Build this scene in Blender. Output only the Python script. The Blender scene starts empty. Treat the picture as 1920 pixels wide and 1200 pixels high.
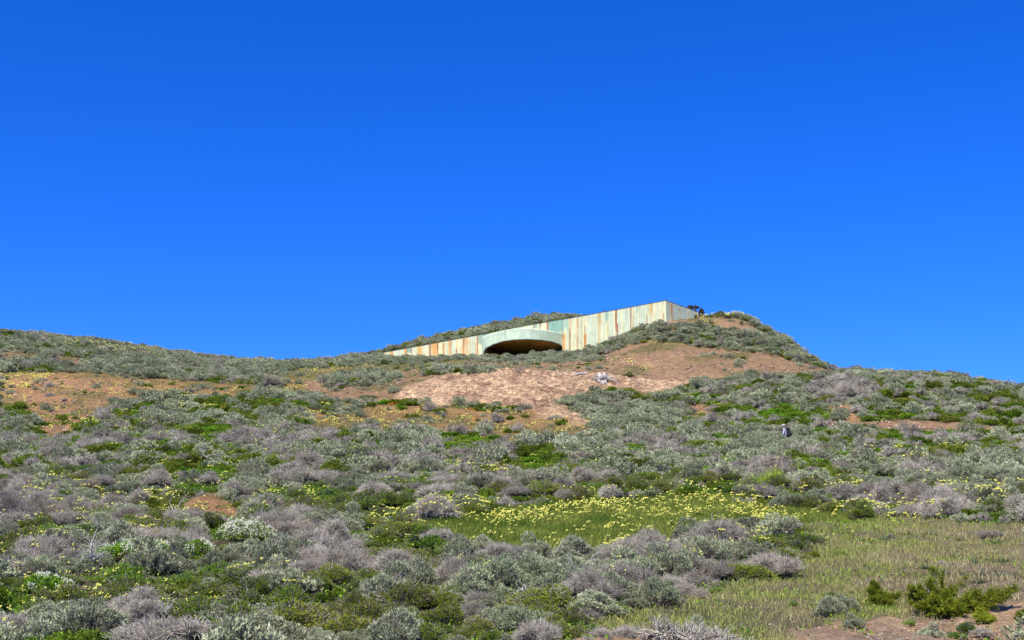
import bpy, bmesh, math, random
import numpy as np
from mathutils import Vector

S = bpy.context.scene
COL = S.collection
rng = np.random.default_rng(7)
random.seed(7)

# ------------------------------------------------------------------ camera
W0, H0, F = 1920.0, 1200.0, 2400.0
CAMZ = 1.7
TH = math.atan(0.2)
cs, sn = math.cos(TH), math.sin(TH)
cam = bpy.data.cameras.new('camera')
cam.sensor_width = 36.0
cam.lens = F / W0 * 36.0
cam.clip_start = 0.5
cam.clip_end = 5000
camo = bpy.data.objects.new('camera', cam)
camo.location = (0, 0, CAMZ)
camo.rotation_euler = (math.pi / 2 + TH, 0, 0)
COL.objects.link(camo)
S.camera = camo

# ------------------------------------------------------------------ light
SUN = Vector((-0.26, -0.55, 0.78)).normalized()
world = bpy.data.worlds.new('World')
S.world = world
world.use_nodes = True
wn = world.node_tree
wn.nodes.clear()
sky = wn.nodes.new('ShaderNodeTexSky')
sky.sky_type = 'NISHITA'
sky.sun_disc = False
sky.sun_elevation = math.asin(SUN.z)
sky.sun_rotation = math.atan2(SUN.x, SUN.y) % (2 * math.pi)
sky.air_density = 1.0
sky.dust_density = 0.15
sky.ozone_density = 3.0
sky.altitude = 1200
hs = wn.nodes.new('ShaderNodeHueSaturation')
hs.inputs['Hue'].default_value = 0.5
hs.inputs['Saturation'].default_value = 1.085
hs.inputs['Value'].default_value = 1.0
bg = wn.nodes.new('ShaderNodeBackground')
bg.inputs['Strength'].default_value = 0.122
wo = wn.nodes.new('ShaderNodeOutputWorld')
tint = wn.nodes.new('ShaderNodeVectorMath'); tint.operation = 'MULTIPLY'
tint.inputs[1].default_value = (0.335, 0.52, 1.15)
wn.links.new(sky.outputs[0], tint.inputs[0])
wn.links.new(tint.outputs[0], hs.inputs['Color'])
wn.links.new(hs.outputs[0], bg.inputs[0])
wn.links.new(bg.outputs[0], wo.inputs[0])
sl = bpy.data.lights.new('sun', 'SUN')
sl.energy = 5.0
sl.angle = math.radians(0.5)
sl.color = (1.0, 0.945, 0.82)
so = bpy.data.objects.new('sun', sl)
so.rotation_euler = (-SUN).to_track_quat('-Z', 'Y').to_euler()
so.location = (0, 0, 80)
COL.objects.link(so)
S.view_settings.view_transform = 'Standard'
S.view_settings.look = 'None'
S.view_settings.exposure = 0.62
S.view_settings.gamma = 1.0
try:
    S.cycles.transparent_max_bounces = 8
    S.cycles.max_bounces = 5
    S.cycles.diffuse_bounces = 3
except Exception:
    pass

# ------------------------------------------------------------------ helpers
def tag(o, label=None, cat=None, group=None, kind=None):
    if label: o['label'] = label
    if cat: o['category'] = cat
    if group: o['group'] = group
    if kind: o['kind'] = kind
    return o

def tan_of(py):
    return np.tan(TH + np.arctan((600.0 - np.asarray(py, float)) / F))

def u_of(px, py=700.0):
    b = (600.0 - np.asarray(py, float)) / F
    return (np.asarray(px, float) - 960.0) / F / (cs - b * sn)

def proj(X, Y, Z):
    z = Z - CAMZ
    d = Y * cs + z * sn
    d = np.where(np.abs(d) < 1e-3, 1e-3, d)
    return 960 + F * X / d, 600 - F * (-Y * sn + z * cs) / d

def _hash(ix, iy, seed):
    h = (ix.astype(np.int64) * 374761393 + iy.astype(np.int64) * 668265263 + seed * 974711) & 0x7fffffff
    h = ((h ^ (h >> 13)) * 1274126177) & 0x7fffffff
    return ((h ^ (h >> 16)) & 0xffff) / 65535.0

def noise(x, y, seed=0):
    x = np.asarray(x, float); y = np.asarray(y, float)
    ix = np.floor(x); iy = np.floor(y)
    fx = x - ix; fy = y - iy
    fx = fx * fx * (3 - 2 * fx); fy = fy * fy * (3 - 2 * fy)
    a = _hash(ix, iy, seed); b = _hash(ix + 1, iy, seed)
    c = _hash(ix, iy + 1, seed); d = _hash(ix + 1, iy + 1, seed)
    return (a * (1 - fx) + b * fx) * (1 - fy) + (c * (1 - fx) + d * fx) * fy

def fbm(x, y, seed=0, o=4):
    s = 0; a = 0.5; t = 0
    for k in range(o):
        s = s + a * noise(x, y, seed + k * 17); t += a
        a *= 0.5; x = x * 2.03 + 5.1; y = y * 2.03 + 1.7
    return s / t            # 0..1

def sstep(a, b, x):
    t = np.clip((x - a) / (b - a), 0, 1)
    return t * t * (3 - 2 * t)

# ------------------------------------------------------------------ terrain shape
LOW = [(12, 1470), (20, 1290), (28, 1200), (30.5, 1150), (34, 1100), (38.5, 1050), (44, 1000), (52, 950), (60, 900), (72, 852)]
COLS = {
 -400: LOW + [(90, 800), (105, 750), (118, 690), (135, 630), (150, 600), (160, 590), (175, 600), (220, 690)],
 0:    LOW + [(90, 800), (105, 750), (118, 702), (135, 658), (150, 628), (160, 625), (175, 640), (220, 720)],
 200:  LOW + [(90, 800), (105, 752), (118, 708), (135, 672), (150, 648), (160, 645), (175, 655), (220, 730)],
 400:  LOW + [(90, 800), (105, 756), (118, 722), (135, 697), (150, 680), (162, 678), (175, 684), (220, 745)],
 560:  LOW + [(90, 800), (103, 758), (112, 732), (120, 712), (132, 700), (148, 688), (162, 685), (185, 686), (230, 745)],
 700:  LOW + [(90, 800), (100, 765), (110, 735), (120, 710), (135, 695), (150, 684), (165, 676), (175, 668), (188, 664), (230, 740)],
 800:  LOW + [(90, 800), (99, 765), (106, 727), (113, 706), (130, 693), (150, 682), (163, 676), (172, 672), (200, 690)],
 905:  LOW + [(90, 800), (99, 765), (105, 718), (110, 700), (130, 687), (150, 673), (160, 669), (170, 668), (200, 700)],
 1000: LOW + [(90, 800), (99, 765), (105, 720), (110, 702), (130, 683), (148, 665), (157, 659), (170, 662), (200, 700)],
 1100: LOW + [(90, 800), (99, 768), (104, 745), (112, 707), (130, 682), (143, 667), (152, 660), (170, 665), (200, 700)],
 1200: LOW + [(90, 800), (100, 770), (110, 733), (116, 711), (125, 685), (133, 656), (139, 626), (144, 608), (150, 606), (200, 700)],
 1245: LOW + [(90, 800), (100, 772), (110, 737), (118, 708), (126, 682), (132, 648), (137, 604), (141, 588), (146, 586), (200, 700)],
 1310: LOW + [(90, 800), (100, 775), (108, 745), (118, 708), (126, 682), (133, 651), (138, 618), (142, 602), (147, 595), (156, 596), (200, 720)],
 1375: LOW + [(88, 805), (100, 772), (110, 737), (118, 707), (126, 682), (133, 646), (140, 606), (146, 582), (154, 582), (170, 635), (220, 760)],
 1420: LOW + [(88, 805), (98, 775), (108, 740), (117, 710), (125, 684), (131, 652), (138, 622), (143, 602), (151, 603), (170, 665), (220, 780)],
 1480: LOW + [(88, 805), (95, 778), (105, 743), (115, 714), (124, 692), (131, 666), (137, 645), (150, 652), (170, 710), (220, 800)],
 1580: LOW + [(88, 803), (90, 798), (99, 757), (109, 724), (118, 707), (124, 700), (135, 708), (150, 750), (200, 830)],
 1700: LOW + [(86, 802), (90, 796), (98, 757), (106, 727), (116, 707), (122, 704), (135, 727), (150, 775), (200, 860)],
 1800: LOW + [(84, 808), (89, 803), (97, 764), (105, 732), (116, 713), (122, 710), (135, 737), (150, 785), (200, 870)],
 1920: LOW + [(80, 822), (85, 812), (91, 806), (98, 776), (106, 748), (116, 733), (124, 731), (135, 757), (150, 800), (200, 880)],
 2400: LOW + [(80, 822), (85, 812), (91, 806), (98, 786), (106, 772), (116, 768), (124, 770), (135, 790), (150, 830), (200, 900)],
}
UG = np.linspace(-0.66, 0.66, 661)
YG = np.arange(0.0, 700.0, 0.5)
_us = sorted(COLS)
_T = []
for px in _us:
    pts = COLS[px]
    y = np.array([p[0] for p in pts], float); t = tan_of([p[1] for p in pts])
    z = t * y + CAMZ
    y = np.concatenate([[0, 6], y, [y[-1] + 80, 700]])
    z = np.concatenate([[-0.3, -0.3], z, [z[-1] - 12, z[-1] - 18]])
    _T.append(np.interp(YG, y, z))
_T = np.array(_T)
ucol = np.array([u_of(p) for p in _us])
TAB = np.empty((len(UG), len(YG)))
for j in range(len(YG)):
    TAB[:, j] = np.interp(UG, ucol, _T[:, j])
def gsm(A, axis, sig):
    n = int(sig * 3) + 1
    k = np.exp(-0.5 * (np.arange(-n, n + 1) / sig) ** 2); k /= k.sum()
    P = np.pad(A, [(n, n) if a == axis else (0, 0) for a in range(2)], mode='edge')
    out = np.zeros_like(A)
    for i, w in enumerate(k):
        sl_ = [slice(None)] * 2; sl_[axis] = slice(i, i + A.shape[axis])
        out += w * P[tuple(sl_)]
    return out
TAB = gsm(TAB, 0, 6.0)
TAB = gsm(TAB, 1, 2.6)

# the bunker's facade lines (plan)
ZT = CAMZ + 140.0 * float(tan_of(562.5))
def wall_pt(px, py):
    Y = (ZT - CAMZ) / float(tan_of(py)); return np.array([float(u_of(px, py)) * Y, Y])
PA = wall_pt(719.8, 660.4)
PC = wall_pt(1249, 562.5)
YD = 144.0
PD = np.array([float(u_of(1309, 584)) * YD, YD]); ZD = CAMZ + YD * float(tan_of(584))
dAC = (PC - PA); LAC = np.linalg.norm(dAC); dAC /= LAC
nAC = np.array([-dAC[1], dAC[0]])
if nAC[1] < 0: nAC = -nAC            # pointing behind the facade
dCD = (PD - PC); LCD = np.linalg.norm(dCD); dCD /= LCD
nCD = np.array([-dCD[1], dCD[0]])
if nCD[0] > 0: nCD = -nCD            # pointing inside (to the left)

# where the hiker stands on the trail, and the person behind the wall
HK = (float(u_of(1472, 800)) * 80.0, 80.0)
_vy = 148.5; VW = (float(u_of(1132, 582)) * _vy, _vy)
def Zg(X, Y, detail=True):
    X = np.asarray(X, float); Y = np.asarray(Y, float)
    yy = np.clip(Y, 0.0, 698.0)
    u = np.clip(X / np.maximum(Y, 8.0), -0.659, 0.659)
    fi = (u - UG[0]) / (UG[1] - UG[0]); i = np.clip(fi.astype(int), 0, len(UG) - 2); fi = fi - i
    fj = yy / 0.5; j = np.clip(fj.astype(int), 0, len(YG) - 2); fj = fj - j
    z = (TAB[i, j] * (1 - fi) + TAB[i + 1, j] * fi) * (1 - fj) + (TAB[i, j + 1] * (1 - fi) + TAB[i + 1, j + 1] * fi) * fj
    # earth heaped behind the facade
    ax = X - PA[0]; ay = Y - PA[1]
    sA = ax * dAC[0] + ay * dAC[1]
    d1 = ax * nAC[0] + ay * nAC[1]
    d2 = (X - PC[0]) * nCD[0] + (Y - PC[1]) * nCD[1]
    sC = (X - PC[0]) * dCD[0] + (Y - PC[1]) * dCD[1]
    wl = 0.7 + 0.9 * np.maximum(0, -sA); wr = 0.7 + 0.8 * np.maximum(0, sC - LCD)
    w = sstep(0.15, 0.15 + wl, d1) * sstep(0.15, 0.15 + wr, d2) * sstep(-14, -2, sA)
    slp = np.interp(sA, [0, 15, 24, 34, 40, 50], [0.36, 0.38, 0.32, 0.10, 0.03, 0.0])
    dd = np.clip(d1, 0, 60)
    back = ZT - 0.3 + slp * np.where(dd < 11, dd, 11 - 0.35 * (dd - 11))
    z = z * (1 - w) + np.where(d1 < 14, back, np.minimum(back, 50)) * w
    z = z - 0.75 * np.exp(-(((X - HK[0]) / 3.0) ** 2 + ((Y - HK[1]) / 1.1) ** 2)) - 0.9 * np.exp(-(((X - VW[0]) / 1.6) ** 2 + ((Y - VW[1]) / 0.9) ** 2))
    if detail:
        fade = np.clip(Y / 30.0, 0.2, 1)
        z = z + fade * ((fbm(X / 5.0, Y / 5.0, 3) - 0.5) * 0.55 + (fbm(X / 1.3, Y / 1.3, 9, 3) - 0.5) * 0.16)
    return z

def hit(px, py):
    """first ground point seen in that direction (Y, X, Z)"""
    px = np.atleast_1d(np.asarray(px, float)); py = np.atleast_1d(np.asarray(py, float))
    u = u_of(px, py); t = tan_of(py)
    Y = np.full(px.shape, 26.0); done = np.zeros(px.shape, bool)
    for k in range(330):
        z = Zg(u * Y, Y)
        under = z >= CAMZ + t * Y
        done |= under
        if done.all(): break
        Y = np.where(done, Y, Y + 0.5)
    ok = done & (Y < 190)
    Y = Y - 0.25
    return u * Y, Y, Zg(u * Y, Y), ok

# ------------------------------------------------------------------ zones (what the ground is made of, where)
def inpoly(px, py, poly):
    c = np.zeros(np.shape(px), bool)
    n = len(poly); j = n - 1
    for i in range(n):
        xi, yi = poly[i]; xj, yj = poly[j]
        if yi != yj:
            cond = ((yi > py) != (yj > py)) & (px < (xj - xi) * (py - yi) / (yj - yi) + xi)
            c ^= cond
        j = i
    return c
ROCK = [[(735, 752), (760, 727), (800, 712), (870, 702), (940, 694), (1040, 698), (1110, 700), (1190, 712), (1300, 712), (1308, 722), (1225, 738), (1120, 738), (1030, 752), (1005, 766), (900, 757), (830, 763)],
        [(970, 752), (1040, 757), (1125, 795), (1085, 800), (1010, 782)]]
SOIL = [[(590, 752), (520, 722), (600, 712), (700, 700), (860, 688), (900, 676), (1110, 672), (1165, 652), (1200, 640), (1290, 652), (1370, 652), (1450, 668), (1590, 700), (1490, 709), (1400, 706), (1300, 720), (1180, 716), (1100, 706), (900, 706), (760, 728), (735, 755)],
        [(1245, 602), (1330, 592), (1350, 583), (1400, 600), (1450, 632), (1400, 634), (1330, 616), (1250, 622)],
        [(0, 656), (62, 664), (58, 680), (0, 682)], [(95, 667), (180, 676), (170, 688), (110, 684)]]
YGR = [[(510, 706), (560, 692), (690, 684), (900, 674), (1110, 672), (1130, 690), (900, 694), (720, 700), (600, 716), (520, 722)],
       [(1150, 652), (1210, 636), (1290, 640), (1250, 660)], [(1190, 730), (1290, 728), (1270, 745), (1200, 745)]]
RED = [[(0, 702), (90, 704), (170, 712), (235, 722), (232, 748), (190, 770), (160, 800), (95, 826), (60, 800), (50, 760), (0, 752)],
       [(330, 925), (400, 925), (480, 968), (440, 974), (350, 950)], [(0, 935), (20, 940), (15, 985), (0, 975)],
       [(230, 893), (255, 893), (248, 922), (230, 918)], [(1710, 840), (1745, 848), (1735, 862), (1715, 858)],
       [(1290, 755), (1340, 760), (1330, 785), (1290, 780)], [(1560, 765), (1600, 758), (1625, 785), (1580, 790)]]
TRAIL = [[(1530, 789), (1600, 787), (1700, 790), (1800, 794), (1925, 799), (1960, 799), (1960, 822), (1850, 817), (1750, 812), (1650, 807), (1540, 803)]]
FLO = [[(560, 775), (640, 758), (760, 762), (1000, 768), (1130, 796), (1100, 820), (1010, 826), (960, 836), (905, 816), (780, 808), (600, 816)],
       [(0, 698), (180, 700), (480, 722), (470, 745), (260, 740), (240, 760), (110, 740), (0, 770)], [(480, 700), (560, 712), (600, 752), (540, 742)]]
MEAD = [[(700, 992), (830, 972), (1050, 945), (1300, 930), (1440, 948), (1600, 962), (1560, 984), (1500, 990), (1330, 1008), (1180, 1030), (1020, 1045), (880, 1020), (800, 1005)]]
DRY = [[(1500, 984), (1640, 968), (1960, 985), (1960, 1220), (1050, 1220), (1150, 1152), (1300, 1120), (1400, 1095), (1500, 1072), (1530, 1040)]]
SAND = [[(1070, 1200), (1140, 1192), (1330, 1190), (1345, 1205), (1240, 1215), (1080, 1215)], [(1480, 1180), (1520, 1170), (1600, 1166), (1650, 1156), (1760, 1160), (1790, 1132), (1850, 1118), (1960, 1128), (1960, 1230), (1470, 1230)]]
def zone(px, py, X=None, Y=None):
    if X is not None:
        px = px + (fbm(X / 1.7, Y / 1.7, 41, 3) - 0.5) * 44
        py = py + (fbm(X / 1.7 + 9, Y / 1.7, 51, 3) - 0.5) * 16 * np.clip(60 / np.maximum(Y, 20), 0.5, 2.2)
    z = np.zeros(np.shape(px), int)
    for code, polys in ((3, YGR), (2, SOIL), (7, FLO), (8, RED), (1, ROCK), (9, TRAIL), (4, MEAD), (5, DRY), (6, SAND)):
        for P in polys: z[inpoly(px, py, P)] = code
    return z
ZC = np.array([(0.13, 0.105, 0.055), (0.70, 0.46, 0.27), (0.33, 0.205, 0.11), (0.27, 0.215, 0.07), (0.11, 0.15, 0.028),
               (0.27, 0.205, 0.115), (0.52, 0.35, 0.20), (0.36, 0.21, 0.085), (0.39, 0.215, 0.10), (0.36, 0.215, 0.12)])

# ------------------------------------------------------------------ materials
def newmat(name):
    m = bpy.data.materials.new(name); m.use_nodes = True
    nt = m.node_tree; b = nt.nodes['Principled BSDF']
    b.inputs['Roughness'].default_value = 0.85
    b.inputs['Specular IOR Level'].default_value = 0.2
    return m, nt, b

def leaf_mat(name, c1, c2, trans=0.25, spread=0.25, rough=0.7, nscale=0.35, c3=None):
    """c1..c2 by the leaf's own value, varied by plant and by place"""
    m, nt, b = newmat(name)
    N, L = nt.nodes, nt.links
    at = N.new('ShaderNodeAttribute'); at.attribute_name = 'Col'
    oi = N.new('ShaderNodeObjectInfo')
    mx = N.new('ShaderNodeMix'); mx.data_type = 'RGBA'
    mx.inputs[6].default_value = (*c1, 1); mx.inputs[7].default_value = (*c2, 1)
    sep = N.new('ShaderNodeSeparateColor'); L.new(at.outputs['Color'], sep.inputs[0])
    L.new(sep.outputs[0], mx.inputs[0])
    last = mx.outputs[2]
    if c3 is not None:
        mx2 = N.new('ShaderNodeMix'); mx2.data_type = 'RGBA'
        mx2.inputs[7].default_value = (*c3, 1)
        tc = N.new('ShaderNodeNewGeometry'); nz = N.new('ShaderNodeTexNoise'); nz.inputs['Scale'].default_value = nscale
        nz.inputs['Detail'].default_value = 3
        L.new(tc.outputs['Position'], nz.inputs['Vector'])
        r = N.new('ShaderNodeMapRange'); r.inputs[1].default_value = 0.45; r.inputs[2].default_value = 0.68
        L.new(nz.outputs[0], r.inputs[0]); L.new(r.outputs[0], mx2.inputs[0]); L.new(last, mx2.inputs[6])
        last = mx2.outputs[2]
    h = N.new('ShaderNodeHueSaturation')
    r1 = N.new('ShaderNodeMapRange'); r1.inputs[3].default_value = 1 - spread; r1.inputs[4].default_value = 1 + spread
    L.new(oi.outputs['Random'], r1.inputs[0]); L.new(r1.outputs[0], h.inputs['Value'])
    r2 = N.new('ShaderNodeMapRange'); r2.inputs[3].default_value = 0.485; r2.inputs[4].default_value = 0.515
    L.new(sep.outputs[1], r2.inputs[0]); L.new(r2.outputs[0], h.inputs['Hue'])
    L.new(last, h.inputs['Color'])
    L.new(h.outputs[0], b.inputs['Base Color']); b.inputs['Roughness'].default_value = rough
    if trans > 0:
        tr = N.new('ShaderNodeBsdfTranslucent'); L.new(h.outputs[0], tr.inputs[0])
        ms = N.new('ShaderNodeMixShader'); ms.inputs[0].default_value = trans
        L.new(b.outputs[0], ms.inputs[1]); L.new(tr.outputs[0], ms.inputs[2])
        L.new(ms.outputs[0], N['Material Output'].inputs[0])
    return m

M_SAGE = leaf_mat('sage_leaf', (0.06, 0.075, 0.03), (0.60, 0.62, 0.39), 0.12, 0.3, c3=(0.24, 0.275, 0.15))  # dark end lowered, puts deeper shadow contrast into the leaf colour
M_SAGE_STEM = leaf_mat('sage_stem', (0.16, 0.12, 0.09), (0.34, 0.29, 0.25), 0, 0.2)
M_DEAD = leaf_mat('dead_twig', (0.07, 0.056, 0.04), (0.56, 0.51, 0.42), 0, 0.22, c3=(0.29, 0.255, 0.20))
M_COY = leaf_mat('coyote_leaf', (0.025, 0.05, 0.004), (0.24, 0.36, 0.025), 0.28, 0.3, c3=(0.22, 0.23, 0.03))
M_COY_STEM = leaf_mat('coyote_stem', (0.14, 0.11, 0.09), (0.44, 0.38, 0.33), 0, 0.2)
M_GRN = leaf_mat('green_leaf', (0.03, 0.09, 0.006), (0.26, 0.46, 0.02), 0.3, 0.3, c3=(0.20, 0.27, 0.025))
M_WHITE = leaf_mat('cream_blossom', (0.66, 0.64, 0.42), (0.82, 0.82, 0.66), 0.15, 0.05)
M_YEL = leaf_mat('yellow_petal', (0.80, 0.76, 0.10), (0.90, 0.87, 0.26), 0.2, 0.05)
M_ORG = leaf_mat('orange_petal', (0.85, 0.30, 0.01), (0.9, 0.42, 0.02), 0.2, 0.05)
M_BONE = leaf_mat('bleached_wood', (0.18, 0.16, 0.14), (0.50, 0.46, 0.41), 0, 0.05)
M_DEADW = leaf_mat('dead_wood', (0.25, 0.22, 0.20), (0.56, 0.52, 0.48), 0, 0.05)
M_CYP = leaf_mat('cypress_spray', (0.025, 0.045, 0.004), (0.40, 0.45, 0.03), 0.28, 0.05)
M_BARK = leaf_mat('grey_bark', (0.15, 0.11, 0.09), (0.34, 0.28, 0.25), 0, 0.05)
M_LIME = leaf_mat('lime_blade', (0.20, 0.30, 0.025), (0.42, 0.52, 0.06), 0.35, 0.1)
M_ROSE = leaf_mat('bluegreen_blade', (0.06, 0.12, 0.05), (0.17, 0.26, 0.12), 0.25, 0.1)
M_FAR = leaf_mat('dark_crown', (0.03, 0.035, 0.018), (0.13, 0.12, 0.06), 0.15, 0.1)
M_STONE = leaf_mat('stone', (0.17, 0.105, 0.075), (0.50, 0.34, 0.24), 0, 0.1)

def ground_mat():
    m, nt, b = newmat('hillside_earth')
    N, L = nt.nodes, nt.links
    at = N.new('ShaderNodeAttribute'); at.attribute_name = 'Col'
    geo = N.new('ShaderNodeNewGeometry')
    n1 = N.new('ShaderNodeTexNoise'); n1.inputs['Scale'].default_value = 1.3; n1.inputs['Detail'].default_value = 9; n1.inputs['Roughness'].default_value = 0.72
    n2 = N.new('ShaderNodeTexNoise'); n2.inputs['Scale'].default_value = 9.0; n2.inputs['Detail'].default_value = 6; n2.inputs['Roughness'].default_value = 0.75
    mp = N.new('ShaderNodeMapping'); mp.inputs['Rotation'].default_value = (0.3, 0.5, 0.6); mp.inputs['Scale'].default_value = (1.3, 7.0, 3.4)
    n3 = N.new('ShaderNodeTexNoise'); n3.inputs['Scale'].default_value = 1.1; n3.inputs['Detail'].default_value = 8; n3.inputs['Roughness'].default_value = 0.7
    for n in (n1, n2): L.new(geo.outputs['Position'], n.inputs['Vector'])
    L.new(geo.outputs['Position'], mp.inputs[0]); L.new(mp.outputs[0], n3.inputs['Vector'])
    def rng_(src, a, bb, lo, hi):
        r = N.new('ShaderNodeMapRange'); r.inputs[1].default_value = a; r.inputs[2].default_value = bb
        r.inputs[3].default_value = lo; r.inputs[4].default_value = hi; L.new(src, r.inputs[0]); return r.outputs[0]
    a1 = rng_(n1.outputs[0], 0.3, 0.7, 0.6, 1.36)
    a2 = rng_(n2.outputs[0], 0.32, 0.68, 0.5, 1.4)
    a3 = rng_(n3.outputs[0], 0.40, 0.56, 0.38, 1.25)
    rk = N.new('ShaderNodeSeparateColor'); at2 = N.new('ShaderNodeAttribute'); at2.attribute_name = 'Mask'
    L.new(at2.outputs['Color'], rk.inputs[0])
    mxr = N.new('ShaderNodeMix'); mxr.data_type = 'FLOAT'
    L.new(rk.outputs[0], mxr.inputs[0]); mxr.inputs[2].default_value = 1.0; L.new(a3, mxr.inputs[3])
    mu = N.new('ShaderNodeMath'); mu.operation = 'MULTIPLY'; L.new(a1, mu.inputs[0]); L.new(a2, mu.inputs[1])
    mu2 = N.new('ShaderNodeMath'); mu2.operation = 'MULTIPLY'; L.new(mu.outputs[0], mu2.inputs[0]); L.new(mxr.outputs[0], mu2.inputs[1])
    h = N.new('ShaderNodeHueSaturation'); L.new(at.outputs['Color'], h.inputs['Color']); L.new(mu2.outputs[0], h.inputs['Value'])
    r2 = rng_(n1.outputs['Color'], 0.3, 0.7, 0.485, 0.515); L.new(r2, h.inputs['Hue'])
    L.new(h.outputs[0], b.inputs['Base Color'])
    bp = N.new('ShaderNodeBump'); bp.inputs['Strength'].default_value = 0.9; bp.inputs['Distance'].default_value = 0.12
    ad = N.new('ShaderNodeMath'); ad.operation = 'ADD'; L.new(mxr.outputs[0], ad.inputs[0]); L.new(a2, ad.inputs[1])
    L.new(ad.outputs[0], bp.inputs['Height']); L.new(bp.outputs[0], b.inputs['Normal'])
    b.inputs['Roughness'].default_value = 0.95
    return m
M_GROUND = ground_mat()

# ------------------------------------------------------------------ mesh builders
def mesh_np(name, V, Fq, mat=None, colr=None, smooth=False, extra=None):
    V = np.asarray(V, np.float32); Fq = np.asarray(Fq, np.int32)
    me = bpy.data.meshes.new(name)
    k = Fq.shape[1]
    me.vertices.add(len(V)); me.vertices.foreach_set('co', V.ravel())
    me.loops.add(Fq.size); me.loops.foreach_set('vertex_index', Fq.ravel())
    me.polygons.add(len(Fq)); me.polygons.foreach_set('loop_start', np.arange(0, Fq.size, k, dtype=np.int32))
    if smooth: me.polygons.foreach_set('use_smooth', np.ones(len(Fq), bool))
    me.update(calc_edges=True)
    for nm, c in ([('Col', colr)] if colr is not None else []) + (extra or []):
        a = me.color_attributes.new(nm, 'FLOAT_COLOR', 'POINT')
        c4 = np.ones((len(V), 4), np.float32); c4[:, :c.shape[1]] = c
        a.data.foreach_set('color', c4.ravel())
    if mat: me.materials.append(mat)
    return me

def obj(name, me, parent=None, loc=(0, 0, 0), rz=0.0, sc=1.0):
    o = bpy.data.objects.new(name, me); COL.objects.link(o)
    if parent: o.parent = parent
    o.location = loc; o.rotation_euler = (0, 0, rz)
    o.scale = (sc, sc, sc) if np.isscalar(sc) else sc
    return o

def empty(name, loc=(0, 0, 0), rz=0.0, sc=1.0):
    return obj(name, None, None, loc, rz, sc)

def unit(v):
    return v / np.maximum(np.linalg.norm(v, axis=-1, keepdims=True), 1e-9)

class Geo:
    """gathers quads for one mesh"""
    def __init__(s): s.V = []; s.F = []; s.C = []; s.n = 0
    def add(s, V, Fq, C):
        s.V.append(V); s.F.append(Fq + s.n); s.C.append(C); s.n += len(V)
    def leaves(s, c, d, l, w, val, fold=None, R=None):
        R = R or rng
        n = len(c); d = unit(d)
        r = unit(R.normal(size=(n, 3))); side = unit(np.cross(d, r))
        l = np.broadcast_to(l, (n,))[:, None]; w = np.broadcast_to(w, (n,))[:, None]
        nrm = np.cross(d, side)
        V = np.stack([c, c + d * l * 0.55 + side * w * 0.5 + nrm * w * 0.1, c + d * l, c + d * l * 0.55 - side * w * 0.5 + nrm * w * 0.1], 1).reshape(-1, 3)
        Fq = np.arange(4 * n).reshape(n, 4)
        hue = R.random(n)
        C = np.repeat(np.stack([np.clip(val, 0, 1), hue, np.zeros(n)], 1), 4, 0)
        s.add(V, Fq, C)
    def segs(s, p0, p1, r0, r1, val, k=3, R=None):
        R = R or rng
        p0 = np.asarray(p0, float); p1 = np.asarray(p1, float); n = len(p0)
        if n == 0: return
        d = unit(p1 - p0); ref = np.where(np.abs(d[:, 2:3]) > 0.9, [[1.0, 0, 0]], [[0, 0, 1.0]])
        a = unit(np.cross(d, ref)); b = np.cross(d, a)
        r0 = np.broadcast_to(r0, (n,)); r1 = np.broadcast_to(r1, (n,))
        ring0 = []; ring1 = []
        for i in range(k):
            an = 2 * math.pi * i / k
            o = a * math.cos(an) + b * math.sin(an)
            ring0.append(p0 + o * r0[:, None]); ring1.append(p1 + o * r1[:, None])
        V = np.stack(ring0 + ring1, 1).reshape(-1, 3)
        base = np.arange(n)[:, None] * 2 * k
        fs = []
        for i in range(k):
            j = (i + 1) % k
            fs.append(np.concatenate([base + i, base + j, base + k + j, base + k + i], 1))
        Fq = np.concatenate(fs, 0)
        C = np.repeat(np.stack([np.clip(np.broadcast_to(val, (n,)), 0, 1), R.random(n), np.zeros(n)], 1), 2 * k, 0)
        s.add(V, Fq, C)
    def blobs(s, c, r, val, R=None, squash=1.0):
        R = R or rng
        n = len(c)
        D = np.array([(1, 0, 0), (0, 1, 0), (-1, 0, 0), (0, -1, 0), (0, 0, 1), (0, 0, -1)], float)
        J = D[None] * (1 + (R.random((n, 6, 1)) - 0.5) * 0.6) + (R.random((n, 6, 3)) - 0.5) * 0.5
        J[:, :, 2] *= squash
        V = (c[:, None] + J * np.broadcast_to(r, (n,))[:, None, None]).reshape(-1, 3)
        T = np.array([(0, 1, 4, 4), (1, 2, 4, 4), (2, 3, 4, 4), (3, 0, 4, 4), (1, 0, 5, 5), (2, 1, 5, 5), (3, 2, 5, 5), (0, 3, 5, 5)])
        s.T = True
        Fq = (np.arange(n)[:, None, None] * 6 + T[None]).reshape(-1, 4)
        C = np.repeat(np.stack([np.clip(np.broadcast_to(val, (n,)), 0, 1), R.random(n), np.zeros(n)], 1), 6, 0)
        s.add(V, Fq, C)
    def mesh(s, name, mat, smooth=False):
        V = np.concatenate(s.V); Fq = np.concatenate(s.F); C = np.concatenate(s.C)
        if getattr(s, 'T', False):
            Fq = Fq[:, :3]
        return mesh_np(name, V, Fq, mat, C, smooth)

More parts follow.
